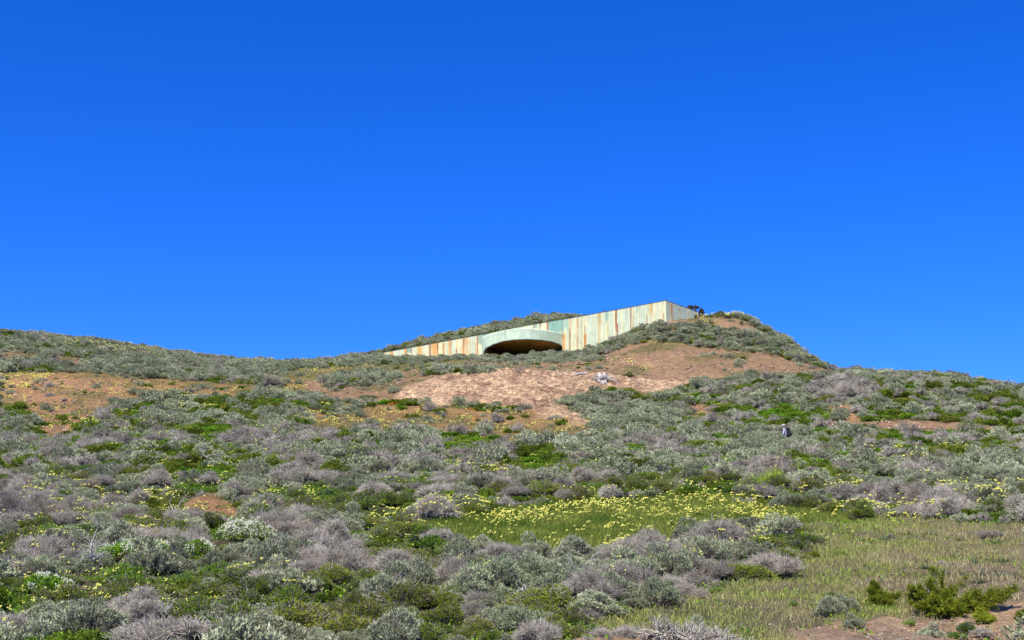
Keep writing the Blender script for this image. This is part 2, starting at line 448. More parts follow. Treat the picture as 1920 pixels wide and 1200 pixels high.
# ------------------------------------------------------------------ terrain mesh
def build_ground():
    nu = 1000
    ys = [2.0]
    while ys[-1] < 185: 
        y = ys[-1]; ys.append(y + (0.6 if y < 24 else 0.14 if y < 60 else 0.2))
    while ys[-1] < 660: ys.append(ys[-1] * 1.03)
    Yr = np.array(ys); un = np.linspace(-0.52, 0.52, nu)
    YY, UU = np.meshgrid(Yr, un, indexing='ij')
    XX = UU * (YY + 18)
    X = XX.ravel(); Y = YY.ravel()
    Z = Zg(X, Y)
    px, py = proj(X, Y, Z)
    zc = zone(px, py, X, Y)
    zc[(Y > 172) | (Y < 20)] = 0
    rock = (zc == 1).astype(float)
    soil = np.isin(zc, (2, 8, 9, 6)).astype(float)
    rs = rock.reshape(YY.shape); ss = soil.reshape(YY.shape)
    for ax, sg in ((0, 3.0), (1, 3.0)): rs = gsm(rs, ax, sg); ss = gsm(ss, ax, sg)
    rs = rs.ravel(); ss = ss.ravel()
    # broken strata on the cut bank, runnels on bare soil
    q = X * 0.8 + Y * 0.35
    st = np.abs(fbm(q / 0.42, (Y - X * 0.6) / 2.6, 77, 4) - 0.5)
    st2 = np.abs(noise((X * .8 + Y * .5) / .42, (Y * .7 - X * .6) / 1.5, 83) - .5)
    Z = Z + rs * (0.7 * (0.25 - st) + 0.5 * (.25 - st2) + 0.5 * (fbm(X / 0.5, Y / 0.5, 78, 3) - 0.5)) + ss * (0.3 * (fbm(X / 0.45, Y / 0.7, 79, 3) - 0.5) + .35 * (fbm(X / 1.6, Y / 2.4, 84, 3) - .5))
    C = ZC[zc]
    Cs = C.reshape(YY.shape + (3,)).copy()
    for ch in range(3): Cs[:, :, ch] = gsm(gsm(Cs[:, :, ch], 0, 1.2), 1, 1.2)
    C = Cs.reshape(-1, 3)
    g = fbm(X / 2.2, Y / 2.2, 91); g2 = fbm(X / 7.0, Y / 7.0, 92)
    gw = np.zeros(len(X))
    gw += np.isin(zc, (0,)) * sstep(0.42, 0.6, g) * 0.8
    gw += np.isin(zc, (2, 8, 9)) * sstep(0.46, 0.68, fbm(X / 3.0, Y / 3.0, 94, 5)) * 0.6
    gw += np.isin(zc, (3, 7)) * sstep(0.4, 0.65, g) * 0.6
    gw += (zc == 5) * (0.10 + 0.7 * sstep(1900, 1150, px) * sstep(0.3, 0.6, g) + 0.3 * sstep(1060, 990, py))
    gw = np.clip(gw, 0, 1)[:, None]
    C = C * (1 - gw) + np.array([(0.10, 0.125, 0.028)]) * gw
    sp = (rs * sstep(.52, .66, fbm(X / 1.1, Y / 2.2, 95, 4)) * .75)[:, None]; C = C * (1 - sp) + np.array([(0.36, 0.205, 0.12)]) * sp
    dl = (np.isin(zc, (5, 6)) * sstep(.48, .62, fbm(X / .8, Y / .9, 97, 4)) * .4)[:, None]; C = C * (1 - dl) + np.array([(0.22, 0.165, 0.115)]) * dl
    C = C * (0.8 + 0.4 * g2[:, None])
    n = len(Yr)
    idx = np.arange(n * nu).reshape(n, nu)
    Fq = np.stack([idx[:-1, :-1], idx[:-1, 1:], idx[1:, 1:], idx[1:, :-1]], -1).reshape(-1, 4)
    V = np.stack([X, Y, Z], 1)
    mask = np.stack([rs, ss, ss], 1)
    me = mesh_np('hillside', V, Fq, M_GROUND, C, True, [('Mask', mask)])
    o = obj('hillside', me); tag(o, kind='structure')
    # ground all round the viewpoint and beyond the hills, a little below the sheet
    bm = bmesh.new()
    for x0, y0, x1, y1 in ((-1500, -1500, 1500, 2500),):
        bm.faces.new([bm.verts.new(p) for p in ((x0, y0, -4), (x1, y0, -4), (x1, y1, -4), (x0, y1, -4))])
    m2 = bpy.data.meshes.new('ground'); bm.to_mesh(m2); bm.free()
    a = m2.color_attributes.new('Col', 'FLOAT_COLOR', 'POINT')
    for d in a.data: d.color = (0.14, 0.12, 0.06, 1)
    m2.materials.append(M_GROUND)
    tag(obj('ground', m2), kind='structure')
build_ground()

# ------------------------------------------------------------------ bunker
def conc_mat():
    m, nt, b = newmat('painted_concrete')
    N, L = nt.nodes, nt.links
    at = N.new('ShaderNodeAttribute'); at.attribute_name = 'Col'
    geo = N.new('ShaderNodeNewGeometry')
    mp = N.new('ShaderNodeMapping'); mp.inputs['Scale'].default_value = (3.0, 3.0, 0.35)
    n1 = N.new('ShaderNodeTexNoise'); n1.inputs['Scale'].default_value = 1.5; n1.inputs['Detail'].default_value = 6
    L.new(geo.outputs['Position'], mp.inputs[0]); L.new(mp.outputs[0], n1.inputs['Vector'])
    n2 = N.new('ShaderNodeTexNoise'); n2.inputs['Scale'].default_value = 1.2; n2.inputs['Detail'].default_value = 8; n2.inputs['Roughness'].default_value = 0.7
    L.new(geo.outputs['Position'], n2.inputs['Vector'])
    mu = N.new('ShaderNodeMath'); mu.operation = 'MULTIPLY'
    for i, n in enumerate((n1, n2)):
        r = N.new('ShaderNodeMapRange'); r.inputs[1].default_value = 0.3; r.inputs[2].default_value = 0.7
        r.inputs[3].default_value = 0.87; r.inputs[4].default_value = 1.1; L.new(n.outputs[0], r.inputs[0]); L.new(r.outputs[0], mu.inputs[i])
    h = N.new('ShaderNodeHueSaturation'); L.new(at.outputs['Color'], h.inputs['Color']); L.new(mu.outputs[0], h.inputs['Value'])
    L.new(h.outputs[0], b.inputs['Base Color'])
    bp = N.new('ShaderNodeBump'); bp.inputs['Strength'].default_value = 0.4; bp.inputs['Distance'].default_value = 0.05
    L.new(n2.outputs[0], bp.inputs['Height']); L.new(bp.outputs[0], b.inputs['Normal'])
    b.inputs['Roughness'].default_value = 0.8
    return m
M_CONC = conc_mat()
MINT = np.array((0.50, 0.575, 0.41)); CREAM = np.array((0.68, 0.63, 0.35)); TEAL = np.array((0.21, 0.36, 0.28))
RUST = np.array((0.30, 0.07, 0.012)); ORANGE = np.array((0.66, 0.29, 0.05)); OCHRE = np.array((0.50, 0.38, 0.10)); GREYG = np.array((0.50, 0.60, 0.45))

# rust runs: (photo column, half width, top, bottom as fraction of the wall seen, colour, strength)
STREAK = [
 (725, 1.3, .3, 1, RUST, .9), (735, 2.4, .05, 1, RUST, .75), (733, 4, .1, 1, ORANGE, .5), (760, 2.2, .08, 1, ORANGE, .9), (762.5, 1.0, .1, 1, RUST, .7),
 (772, 1.5, .1, .9, RUST, .55), (771.7, 1.2, .75, 1, RUST, .9), (783, 1.6, .55, 1, RUST, .8), (787, 4.2, .0, 1, ORANGE, .8), (784, 1.6, .1, .8, OCHRE, .6), (796, 1.3, .7, 1, RUST, .8),
 (806.5, 2.6, .05, 1, RUST, .85), (814.5, 5.5, .0, 1, ORANGE, .85), (820.5, 1.6, .0, 1, RUST, .9), (831, 1.8, .08, .95, RUST, .7), (832, 3, .1, .8, ORANGE, .5),
 (843, 3, .0, .9, ORANGE, .75), (846, 1, .0, 1, RUST, .6), (856, 1.4, .55, 1, RUST, .85), (857, 1.4, .05, .5, ORANGE, .6), (869.5, 2.2, .05, .9, RUST, .8), (868, 3.5, .4, 1, ORANGE, .6),
 (875, 3.4, .0, 1, ORANGE, .7), (881.7, 1.2, .1, 1, OCHRE, .6), (881, 1.5, .85, 1, RUST, .9), (893, 3.0, .3, 1, ORANGE, .5), (895, 1.3, .02, 1, RUST, .85),
 (1001, 1.2, .0, .3, RUST, .7), (1013, 1.4, .0, .3, RUST, .7), (1026.6, 2.6, .0, .32, RUST, .85),
 (1051.5, 1.6, .3, 1, OCHRE, .7), (1056.5, 2.4, .42, 1, RUST, .8), (1058, 3.6, .4, 1, ORANGE, .5), (1068, 1.3, .03, .35, ORANGE, .8), (1068.3, 1.5, .3, 1, RUST, .9), (1069, 3, .0, 1, ORANGE, .25),
 (1083, 1.5, .03, .25, RUST, .7), (1083, 2.6, .05, 1, ORANGE, .5), (1083.6, 1.0, .5, 1, RUST, .7), (1090, 1.2, .0, .95, OCHRE, .75), (1096.8, 1.3, .28, .55, RUST, .8), (1097, 1.9, .5, 1, RUST, 1.0), (1097, 3.2, .5, 1, ORANGE, .5),
 (1111, .7, .05, 1, OCHRE, .4), (1122, 1.5, .0, 1, OCHRE, .75), (1125, 1.2, .0, .3, RUST, .6), (1124, 3.2, .0, .9, ORANGE, .3), (1125.5, 1.0, .9, 1, RUST, .9), (1140, 1.4, .3, 1, OCHRE, .45), (1140.5, .8, .6, .85, RUST, .5),
 (1155, 1.9, .0, .5, RUST, 1.0), (1157.5, 1.5, .35, 1, RUST, 1.0), (1154.5, 1.1, .8, 1, RUST, .7), (1151, 1.5, .0, 1, CREAM, .8), (1169, 1.2, .3, 1, OCHRE, .3),
 (1182.5, 1.6, .03, .6, RUST, .85), (1184, 1.4, .5, 1, OCHRE, .6), (1187.5, 1.1, .0, 1, ORANGE, .75), (1198.5, 1.0, .0, .75, OCHRE, .55), (1199.5, 1.4, .65, 1, RUST, .9), (1212.8, 1.2, .35, 1, RUST, .85),
 (1219, 3.6, .0, .35, OCHRE, .75), (1221, 2.8, .0, .6, ORANGE, .35), (1222.5, 1.0, .0, .3, RUST, .5), (1228.5, .9, .35, .7, OCHRE, .7), (1228, .7, .05, .2, RUST, .4), (1243.5, 1.2, .45, .95, RUST, .8), (1243, .8, .05, .15, RUST, .4),
 (1249.3, 1.8, .0, 1, TEAL * 1.3, .45),
 (1259, 1.6, .1, .55, RUST, .7), (1260, 3, .1, 1, ORANGE, .45), (1274, 1.0, .15, .3, RUST, .8), (1274.5, 1.1, .8, 1, RUST, .8), (1292, 1.6, .3, 1, OCHRE, .45), (1306, 2.8, .3, 1, ORANGE * 1.0, .9), (1304, 1.6, .5, 1, RUST, .6)]
PATCH = [(762, 771, .05, .5, TEAL, .9), (896, 925, .0, .5, TEAL, .75), (1000, 1007, .0, .2, TEAL, .8), (1010, 1016, .0, .1, TEAL, .8), (1028, 1056, .0, .5, TEAL, .95), (1056, 1066, .02, .3, TEAL * 1.2, .75),
         (1134, 1141, .0, .18, TEAL * 1.15, .8), (1193, 1197, .0, .15, TEAL, .5), (1172, 1178, .05, .35, MINT * .85, .6), (1173, 1186, .7, 1, GREYG * .8, .4), (1115, 1119, .1, .9, GREYG * .85, .5), (1212, 1218, .05, .3, MINT * .8, .5),
         (738, 758, .0, 1, MINT, .6), (884, 892, .3, 1, MINT, .6)]
def paint(px, f, seed=0):
    """colour of the painted concrete at a photo column and height fraction (0 top, 1 foot)"""
    wav = (noise(px / 7, f * 2.3, 5 + seed) - 0.5) * 1.0
    band = noise(px / 5.5, f * 0.25, 21 + seed); band2 = noise(px / 2.2, f * 0.4, 23 + seed)
    w = 0.15 + 0.65 * sstep(0.32, 0.72, band * 0.65 + band2 * 0.35)[:, None]
    w = np.where((px < 900)[:, None], np.clip(w + 0.35, 0, 1), w)
    C = MINT * (1 - w) + CREAM * w
    for a, b_, t, bt, col, k in PATCH:
        mk = sstep(a - .6, a + .6, px + wav) * sstep(b_ + .6, b_ - .6, px + wav) * sstep(t - .02, t, f) * sstep(bt + .02, bt, f + (noise(px / 3, f * 0, 3) - .5) * .2)
        C = C * (1 - k * mk[:, None]) + col * k * mk[:, None]
    for x, hw, t, bt, col, k in STREAK:
        edge = noise(px * 0 + x, f * 9, 31) * 0.5 + 0.75
        taper = 1 - 0.35 * np.clip((f - t) / max(bt - t, .1), 0, 1)
        mk = np.exp(-((px - x + wav * 0.4) / (hw * 0.85 * edge * taper)) ** 2 * 1.2) * sstep(t - .02, t + .03, f) * sstep(bt + .06, bt - .04, f)
        mk = np.clip(mk * 1.8, 0, 1) * (0.8 + 0.2 * noise(px * 3, f * 6, 37))
        C = C * (1 - k * mk[:, None]) + col * k * mk[:, None]
    sm = np.exp(-(((px / 23.0) % 1.0 - .5) / .018) ** 2) * .22; C = C * (1 - sm[:, None])
    spk = (noise(px * 1.1, f * 7, 71) > .93) * .45; C = C * (1 - spk[:, None] * np.array([.5, .8, .9]))
    C = C * (1 - .25 * sstep(.035, .0, f)[:, None])
    # faint lift lines of the formwork
    ll = np.exp(-(((f * 5.0) % 1.0 - 0.5) / 0.06) ** 2) * 0.07
    return C * (1 - ll[:, None])

def slab(p, q, zt0, zt1, zb, thick_dir, th, name, parent, nS, nH, foot=None):
    """upright slab: painted grid face in front, plain box behind"""
    s = np.linspace(0, 1, nS); h = np.linspace(0, 1, nH)
    SS, HH = np.meshgrid(s, h, indexing='ij'); SS = SS.ravel(); HH = HH.ravel()
    X = p[0] + (q[0] - p[0]) * SS; Y = p[1] + (q[1] - p[1]) * SS
    top = zt0 + (zt1 - zt0) * SS + (noise(X * 1.3 + Y, X * 0, 73) - .5) * .05; Z = top + (zb - top) * HH
    px, _ = proj(X, Y, Z)
    _, pt = proj(X, Y, top)
    ft = np.interp(px, [719, 905, 1000, 1053, 1130, 1160, 1200, 1249, 1309], [4.2 * .25, 2.9, 3.6, 4.3, 4.9, 4.9, 4.1, 3.0, 1.0])
    f = np.clip((top - Z) / ft, 0, 1.3)
    C = paint(px, f)
    idx = np.arange(nS * nH).reshape(nS, nH)
    Fq = np.stack([idx[:-1, :-1], idx[:-1, 1:], idx[1:, 1:], idx[1:, :-1]], -1).reshape(-1, 4)
    V = np.stack([X, Y, Z], 1)
    o = np.array([thick_dir[0] * th, thick_dir[1] * th, 0])
    n0 = len(V)
    top_e = idx[:, 0]; l_e = idx[0, :]; r_e = idx[-1, :]
    Vb = V + o; Fb = (Fq + n0)[:, ::-1]
    def strip(e): return np.stack([e[:-1], e[1:], e[1:] + n0, e[:-1] + n0], -1)
    V2 = np.concatenate([V, Vb]); F2 = np.concatenate([Fq, Fb, strip(top_e)[:, ::-1], strip(l_e), strip(r_e)[:, ::-1]])
    C2 = np.concatenate([C, np.tile(GREYG * .8, (n0, 1))])
    me = mesh_np(name, V2, F2, M_CONC, C2)
    return obj(name, me, parent)

bunker = empty('concrete_bunker', (float(PC[0]), float(PC[1]), 0))
tag(bunker, 'long pale green concrete bunker streaked with rust, with a curved canopy, set into the hilltop', 'bunker')
bunker_off = (-float(PC[0]), -float(PC[1]), 0)
def bpart(o): o.location = bunker_off; return o
def online(px):
    """point of the facade line seen in column px at its top"""
    lo, hi = 0.0, 1.0
    for _ in range(50):
        m = (lo + hi) / 2; P = PA + (PC - PA) * m
        x, _y = proj(P[0], P[1], ZT)
        if x < px: lo = m
        else: hi = m
    return P
K0 = online(943); K1 = online(1054)
bpart(slab(PA, K0, ZT, ZT, 26, nAC, 0.45, 'wall', bunker, 620, 40))
bpart(slab(K1, PC, ZT, ZT, 22, nAC, 0.45, 'wall', bunker, 900, 60))
# piece over the gun port
ZB_OVER = 30.3
bpart(slab(K0 + dAC * 0.002, K1 - dAC * 0.002, ZT, ZT, ZB_OVER, nAC, 1.1, 'wall', bunker, 400, 20))
bpart(slab(PC + dCD * .003, PD, ZT - .004, ZD, 26, nCD, 0.45, 'side_wall', bunker, 260, 40))
# canopy: a curved concrete visor standing out from the facade
Lk = np.linalg.norm(K1 - K0)
mid = (K0 + K1) / 2
CAN_D = 6.3
def can_pt(a, off=0.0):
    # a 0..1 along the visor, off = inward offset
    an = math.pi * (1 - a)
    r1 = Lk / 2 - off; r2 = CAN_D - off
    e = 0.80
    cx = math.copysign(abs(math.cos(an)) ** e, math.cos(an)); sy = abs(math.sin(an)) ** e
    return mid + dAC * (cx * r1) - nAC * (sy * r2)
NA = 96
ZCT = ZT - 1.02; ZCB = ZCT - 1.45
TOPL = [(903, 633), (904, 632), (909, 629), (918, 625.5), (937, 620.8), (963, 616), (987, 615), (1017, 618), (1035, 620.3), (1051, 622.8), (1070, 626)]
BOTL = [(903.0, 676), (904.6, 668), (906, 660), (910, 653.8), (924, 646.5), (943, 640.8), (963, 638), (987, 637), (1017, 638.6), (1036, 641.6), (1051, 646.5), (1058, 652)]
def canopy():
    nH = 10
    plan = [can_pt(i / NA) for i in range(NA + 1)]
    pxs = [float(proj(P[0], P[1], ZCT)[0]) for P in plan]
    it = int(np.argmin(pxs)); sh = pxs[it] - 903.0
    ztop = []; zbot = []
    for i, P in enumerate(plan):
        j = max(i, it)
        Yr = plan[j][1]; x = 903 + (pxs[j] - pxs[it]) * (1056 - 903) / (pxs[-1] - pxs[it])
        ztop.append(CAMZ + Yr * float(tan_of(np.interp(x, *zip(*TOPL)))))
        zbot.append(CAMZ + Yr * float(tan_of(np.interp(x, *zip(*BOTL)))) if i > it else 25.0)
    V = []; C = []
    for i in range(NA + 1):
        a = i / NA
        P0 = plan[i]; P1 = can_pt(a, 0.35); zt, zb = ztop[i], zbot[i]
        col = [(P0, zt + (zb - zt) * j / nH) for j in range(nH + 1)] + [(P1, zb + 0.06), (P1, zt - 0.003)]
        for j, (P, z) in enumerate(col):
            V.append((P[0], P[1], z))
            n = float(noise(a * 60, j * 0.3, 8)); d = float(noise(a * 25, 0, 18))
            c = MINT * np.array((1.06, 1.10, 1.10)) * (0.88 + 0.12 * n)
            if j <= nH:
                c = c * (1 - (0.35 if j == 0 else .12 if j < 4 else 0) * max(0, d - .45) * 2)
                if j >= nH: c = c * .35  # bottom edge darkened: drip shadow under the fascia painted into the colour
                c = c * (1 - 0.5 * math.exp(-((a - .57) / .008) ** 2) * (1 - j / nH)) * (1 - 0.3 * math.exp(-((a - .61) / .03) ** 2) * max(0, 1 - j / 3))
            else: c = np.array((0.5, 0.25, 0.09))
            C.append(c)
    m = nH + 3
    idx = np.arange((NA + 1) * m).reshape(NA + 1, m)
    nxt = np.roll(idx, -1, 1)
    Fq = np.stack([idx[:-1], nxt[:-1], nxt[1:], idx[1:]], -1).reshape(-1, 4)
    bpart(obj('canopy', mesh_np('canopy', np.array(V), Fq, M_CONC, np.array(C)), bunker))
    for nm, col in (('canopy_roof', GREYG * .8), ('ceiling', np.array((0.90, 0.42, 0.11)))):
        V = []; C = []; nr = 10
        for i in range(NA + 1):
            P = can_pt(i / NA, 0.30); Q = mid + dAC * (Lk / 2 - .3) * (-(1 - 2 * i / NA)) + nAC * (1.4 if nm == 'ceiling' else 1.0)
            z0 = max(zbot[i], zbot[min(i + 8, NA)] if i > it else 28, 29.0) + 0.28 if nm == 'ceiling' else ztop[i] - 0.2
            z1 = 28.4 if nm == 'ceiling' else ztop[i]  # ceiling pitched steeply down at the back, shaped to catch sky light
            for j in range(nr + 1):
                t = j / nr; R = P * (1 - t) + Q * t
                n = float(fbm(R[0] * 1.4, R[1] * 1.4, 61)); V.append((R[0], R[1], z0 * (1 - t) + z1 * t)); C.append(col * (0.45 + 1.1 * n))
        idx = np.arange((NA + 1) * (nr + 1)).reshape(NA + 1, nr + 1)
        Fq = np.stack([idx[:-1, :-1], idx[:-1, 1:], idx[1:, 1:], idx[1:, :-1]], -1).reshape(-1, 4)
        V = np.array(V); Vb = V + [0, 0, 0.12]; n0 = len(V)
        Fq = np.concatenate([Fq, Fq[:, ::-1] + n0]); V = np.concatenate([V, Vb]); C = np.array(C + C)
        bpart(obj(nm, mesh_np(nm, V, Fq, M_CONC, C), bunker))
    bq = [K0, K0 + nAC * 1.6, K1 + nAC * 1.6, K1]
    V = []; Fq = []; C = []
    pts = []
    for i in range(3):
        for k in range(8): pts.append(bq[i] + (bq[i + 1] - bq[i]) * k / 8)
    pts.append(bq[3])
    for P in pts:
        for z in np.linspace(31.0, 24.0, 12):
            V.append((P[0], P[1], z)); C.append(np.array((0.85, 0.42, 0.14)) * (0.5 + float(fbm(P[0] + P[1], z, 66))))
    idx = np.arange(len(pts) * 12).reshape(len(pts), 12)
    Fq = np.stack([idx[:-1, :-1], idx[:-1, 1:], idx[1:, 1:], idx[1:, :-1]], -1).reshape(-1, 4)
    bpart(obj('recess', mesh_np('recess', np.array(V), Fq, M_CONC, np.array(C)), bunker))
canopy()
#STAGE2
# ------------------------------------------------------------------ plants: meshes of the kinds
def lobes(R, n, rx, rz, rr):
    """overlapping lumps that make a mound"""
    m = 4
    ac = R.random(m) * 2 * math.pi; qc = rx * (0.15 + 0.5 * R.random(m)); hc = 0.55 + 0.6 * R.random(m); hc[0] = 1.1; qc[0] *= .3
    k = R.integers(0, m, n)
    a = R.random(n) * 2 * math.pi; q = np.sqrt(R.random(n)) * rx * 0.5
    h = np.maximum(0.08, (1 - (q / (rx * .62)) ** 2)) * rz * hc[k] * (0.3 + 0.6 * R.random(n))
    c = np.stack([qc[k] * np.cos(ac[k]) + q * np.cos(a), qc[k] * np.sin(ac[k]) + q * np.sin(a), h], 1)
    return c, rr * (0.5 + 0.9 * R.random(n))

def on_lobes(R, c, r, n, inside=0.75):
    k = R.integers(0, len(c), n * 3)
    d = unit(R.normal(size=(n * 3, 3))); d[:, 2] = np.abs(d[:, 2]) * 1.0 - 0.15
    d = unit(d)
    p = c[k] + d * r[k][:, None] * (0.85 + 0.2 * R.random((n * 3, 1)))
    dist = np.linalg.norm(p[:, None] - c[None], axis=2) / r[None]
    ok = (dist.min(1) > inside) & (p[:, 2] > -0.05)
    p, d, k = p[ok][:n], d[ok][:n], k[ok][:n]
    return p, d, k

def sage(seed, far=False, size=0.62, height=0.55):
    R = np.random.default_rng(seed)
    c, r = lobes(R, 26, size, height, 0.17)
    nt = 300 if far else 1100; nl = 6 if far else 9
    p, d, k = on_lobes(R, c, r, nt)
    up = np.array([0.05, -0.05, 0.75])
    d = unit(d + up)
    P = np.repeat(p, nl, 0); D = np.repeat(d, nl, 0) + R.normal(size=(len(p) * nl, 3)) * 0.33
    P = P + R.normal(size=P.shape) * (0.018 if not far else 0.03)
    v = np.repeat(R.random(len(p)) * 0.7, nl) + R.random(len(P)) * 0.3
    g = Geo(); g.leaves(P, D, (0.09 if far else 0.055) * (0.7 + 0.6 * R.random(len(P))), 0.032 if far else 0.015, v, R=R)
    q = Geo()
    if not far:
        w_ = p[R.integers(0, len(p), 70)]; dd_ = unit(unit(w_) + R.normal(size=w_.shape) * .5 + [0, 0, .4])
        q.segs(w_ * .8, w_ + dd_ * .12, 0.006, 0.003, 0.6 + .4 * R.random(70), R=R)
    n2 = 60 if far else 150
    e = p[R.integers(0, len(p), n2)]
    b0 = np.stack([e[:, 0] * 0.25, e[:, 1] * 0.25, np.zeros(n2)], 1)
    m_ = (b0 + e) / 2 + R.normal(size=e.shape) * 0.03
    q.segs(b0, m_, 0.011, 0.008, R.random(n2), R=R); q.segs(m_, e, 0.008, 0.004, R.random(n2), R=R)
    return g, q

def dead(seed, far=False, size=0.62, height=0.55, tips=620):
    R = np.random.default_rng(seed)
    c, r = lobes(R, 14, size, height, 0.2)
    nt = 200 if far else tips
    p, d, k = on_lobes(R, c, r, nt, 0.6)
    g = Geo(); q = Geo(); w = 1.6 if far else 1.0
    n = len(p)
    # limbs
    nb = 16; e = c[R.integers(0, len(c), nb)] + R.normal(size=(nb, 3)) * 0.04
    b0 = np.stack([e[:, 0] * .15, e[:, 1] * .15, np.zeros(nb)], 1); m_ = (b0 + e) / 2 + R.normal(size=e.shape) * 0.05
    q.segs(b0, m_, 0.02, 0.015, R.random(nb) * .6, 4, R); q.segs(m_, e, 0.015, 0.01, R.random(nb) * .6, 4, R)
    # branches from the lump centres to the rim, then forking twigs
    s0 = c[k] * 0.9 + R.normal(size=(n, 3)) * 0.02
    m1 = s0 * 0.45 + p * 0.55 + R.normal(size=(n, 3)) * 0.025
    v = R.random(n)
    g.segs(s0, m1, 0.008 * w, 0.006 * w, v * .8, R=R); g.segs(m1, p, 0.006 * w, 0.0045 * w, v * .9, R=R)
    for f in range(3 if far else 5):
        dd = unit(d + R.normal(size=(n, 3)) * 0.65 + [0, 0, .25])
        L = (0.06 + 0.09 * R.random((n, 1)))
        st = m1 * (1 - R.random((n, 1)) * 0.9) + p * 0; st = m1 + (p - m1) * R.random((n, 1))
        en = st + dd * L
        g.segs(st, en, 0.0045 * w, 0.0028 * w, np.clip(v + 0.2 * R.random(n), 0, 1), R=R)
        en2 = en + unit(dd + R.normal(size=(n, 3)) * 0.5) * L * 0.7
        g.segs(en, en2, 0.0034 * w, 0.002 * w, np.clip(v + 0.3 * R.random(n), 0, 1), R=R)
    return g, q

def coyote(seed, far=False, size=0.66, height=0.5, leaf=0.030, nn=5200, flat=1.0):
    R = np.random.default_rng(seed)
    c, r = lobes(R, 30, size, height * flat, 0.16)
    nt = 1300 if far else nn
    p, d, k = on_lobes(R, c, r, nt, 0.82)
    lv = R.random(len(c))
    v = lv[k] * 0.4 + R.random(len(p)) * 0.6
    g = Geo(); g.leaves(p + R.normal(size=p.shape) * 0.012, d + R.normal(size=p.shape) * 0.6 + [0, 0, .3], (leaf * 1.9 if far else leaf) * (0.8 + .6 * R.random(len(p))), leaf * (1.3 if far else .75), v, R=R)
    ni = len(p) // 4
    pi = p[:ni] * 0.8
    g.leaves(pi, R.normal(size=pi.shape), leaf * (2.4 if far else 1.4), leaf * (2 if far else 1.2), R.random(ni) * .4, R=R)
    q = Geo(); n2 = 60
    w_ = p[R.integers(0, len(p), 260)]; dd_ = unit(unit(w_) + R.normal(size=w_.shape) * .6 + [0, 0, .2])
    q.segs(w_ * .75, w_ + dd_ * .10, 0.007, 0.004, R.random(260), R=R)
    e = p[R.integers(0, len(p), n2)]; b0 = np.stack([e[:, 0] * .2, e[:, 1] * .2, np.zeros(n2)], 1)
    q.segs(b0, e, 0.012, 0.004, R.random(n2), R=R)
    return g, q

def green(seed, far=False):
    return coyote(seed, far, 0.62, 0.42, 0.042, 3000)

KINDS = {}
def kind(name, fn, lm, smt, nv, nf, s0):
    near = []; fars = []
    for k in range(nv):
        a, b = fn(s0 + k, False); near.append((a.mesh(name + '_foliage', lm), b.mesh(name + '_stems', smt)))
    for k in range(nf):
        a, b = fn(s0 + 50 + k, True)
        a.V += b.V; a.F += [f + 0 for f in b.F]; 
        # join stems into the far mesh (second material)
        nva = sum(len(v) for v in a.V[:len(a.V) - len(b.V)])
        for i in range(len(b.F)): a.F[len(a.F) - len(b.F) + i] = b.F[i] + nva
        a.C += b.C
        fars.append(a.mesh(name + '_shrub', lm))
    KINDS[name] = (near, fars)
kind('sagebrush', sage, M_SAGE, M_SAGE_STEM, 5, 4, 100)
kind('dead_shrub', dead, M_DEAD, M_DEAD, 5, 4, 200)
kind('coyote_brush', coyote, M_COY, M_COY_STEM, 5, 4, 300)
kind('green_shrub', green, M_GRN, M_COY_STEM, 3, 3, 400)

# ------------------------------------------------------------------ where the shrubs stand
def scatter(spacing_fn):
    """dart throwing on the hillside, by strips"""
    pts = []
    Y = 25.5
    cellsz = 0.75
    seen = {}
    N = 150000
    # area-uniform candidates
    YY = np.sqrt(rng.random(N) * (183.0 ** 2 - 25.5 ** 2) + 25.5 ** 2)
    UU = (rng.random(N) - 0.5) * 2 * 0.445
    X = UU * YY
    o = np.argsort(YY); X = X[o]; YY = YY[o]
    r = spacing_fn(X, YY)
    out = []
    for i in range(N):
        x, y = X[i], YY[i]; ri = r[i]
        if ri <= 0: continue
        cx, cy = int(x // 1.0), int(y // 1.0)
        ok = True
        for a in (-1, 0, 1):
            for b in (-1, 0, 1):
                for (qx, qy) in seen.get((cx + a, cy + b), ()):
                    if (qx - x) ** 2 + (qy - y) ** 2 < ri * ri: ok = False; break
                if not ok: break
            if not ok: break
        if ok:
            seen.setdefault((cx, cy), []).append((x, y)); out.append(i)
    return X[out], YY[out]
SX, SY = scatter(lambda X, Y: 0.42 + 0.36 * noise(X / 2.2, Y / 2.2, 71) + 0.0 * X)
SZ = Zg(SX, SY)
SPX, SPY = proj(SX, SY, SZ)
zc = zone(SPX, SPY, SX, SY)
zc[SY > 172] = 0
dens = np.array([1.0, 0.006, 0.08, 0.06, 0.045, 0.012, 0.02, 0.14, 0.16, 0.0])[zc]
# behind the facade and beside it
ax = SX - PA[0]; ay = SY - PA[1]
sA = ax * dAC[0] + ay * dAC[1]; d1 = ax * nAC[0] + ay * nAC[1]
d2 = (SX - PC[0]) * nCD[0] + (SY - PC[1]) * nCD[1]
inwall = (sA > -0.8) & (sA < LAC + .8) & (d1 > -0.75) & (d1 < 1.7)
sC = (SX - PC[0]) * dCD[0] + (SY - PC[1]) * dCD[1]
inwall |= (sC > -0.8) & (sC < LCD + .4) & (d2 > -0.7) & (d2 < 1.6)
kk = ((SX - mid[0]) * dAC[0] + (SY - mid[1]) * dAC[1]); kd = -((SX - mid[0]) * nAC[0] + (SY - mid[1]) * nAC[1])
inwall |= (np.abs(kk) < Lk / 2 + .8) & (kd > -6) & (kd < CAN_D * .96)
top_right = (d1 > 0) & (d2 > 0) & (sA > 36)
dens = np.where(top_right, 0.0, dens)
dens = np.where((d1 > 0) & (d2 > 0) & (sA > 26) & (sA < 36), 0.35, dens)
keep = (rng.random(len(SX)) < dens) & ~inwall
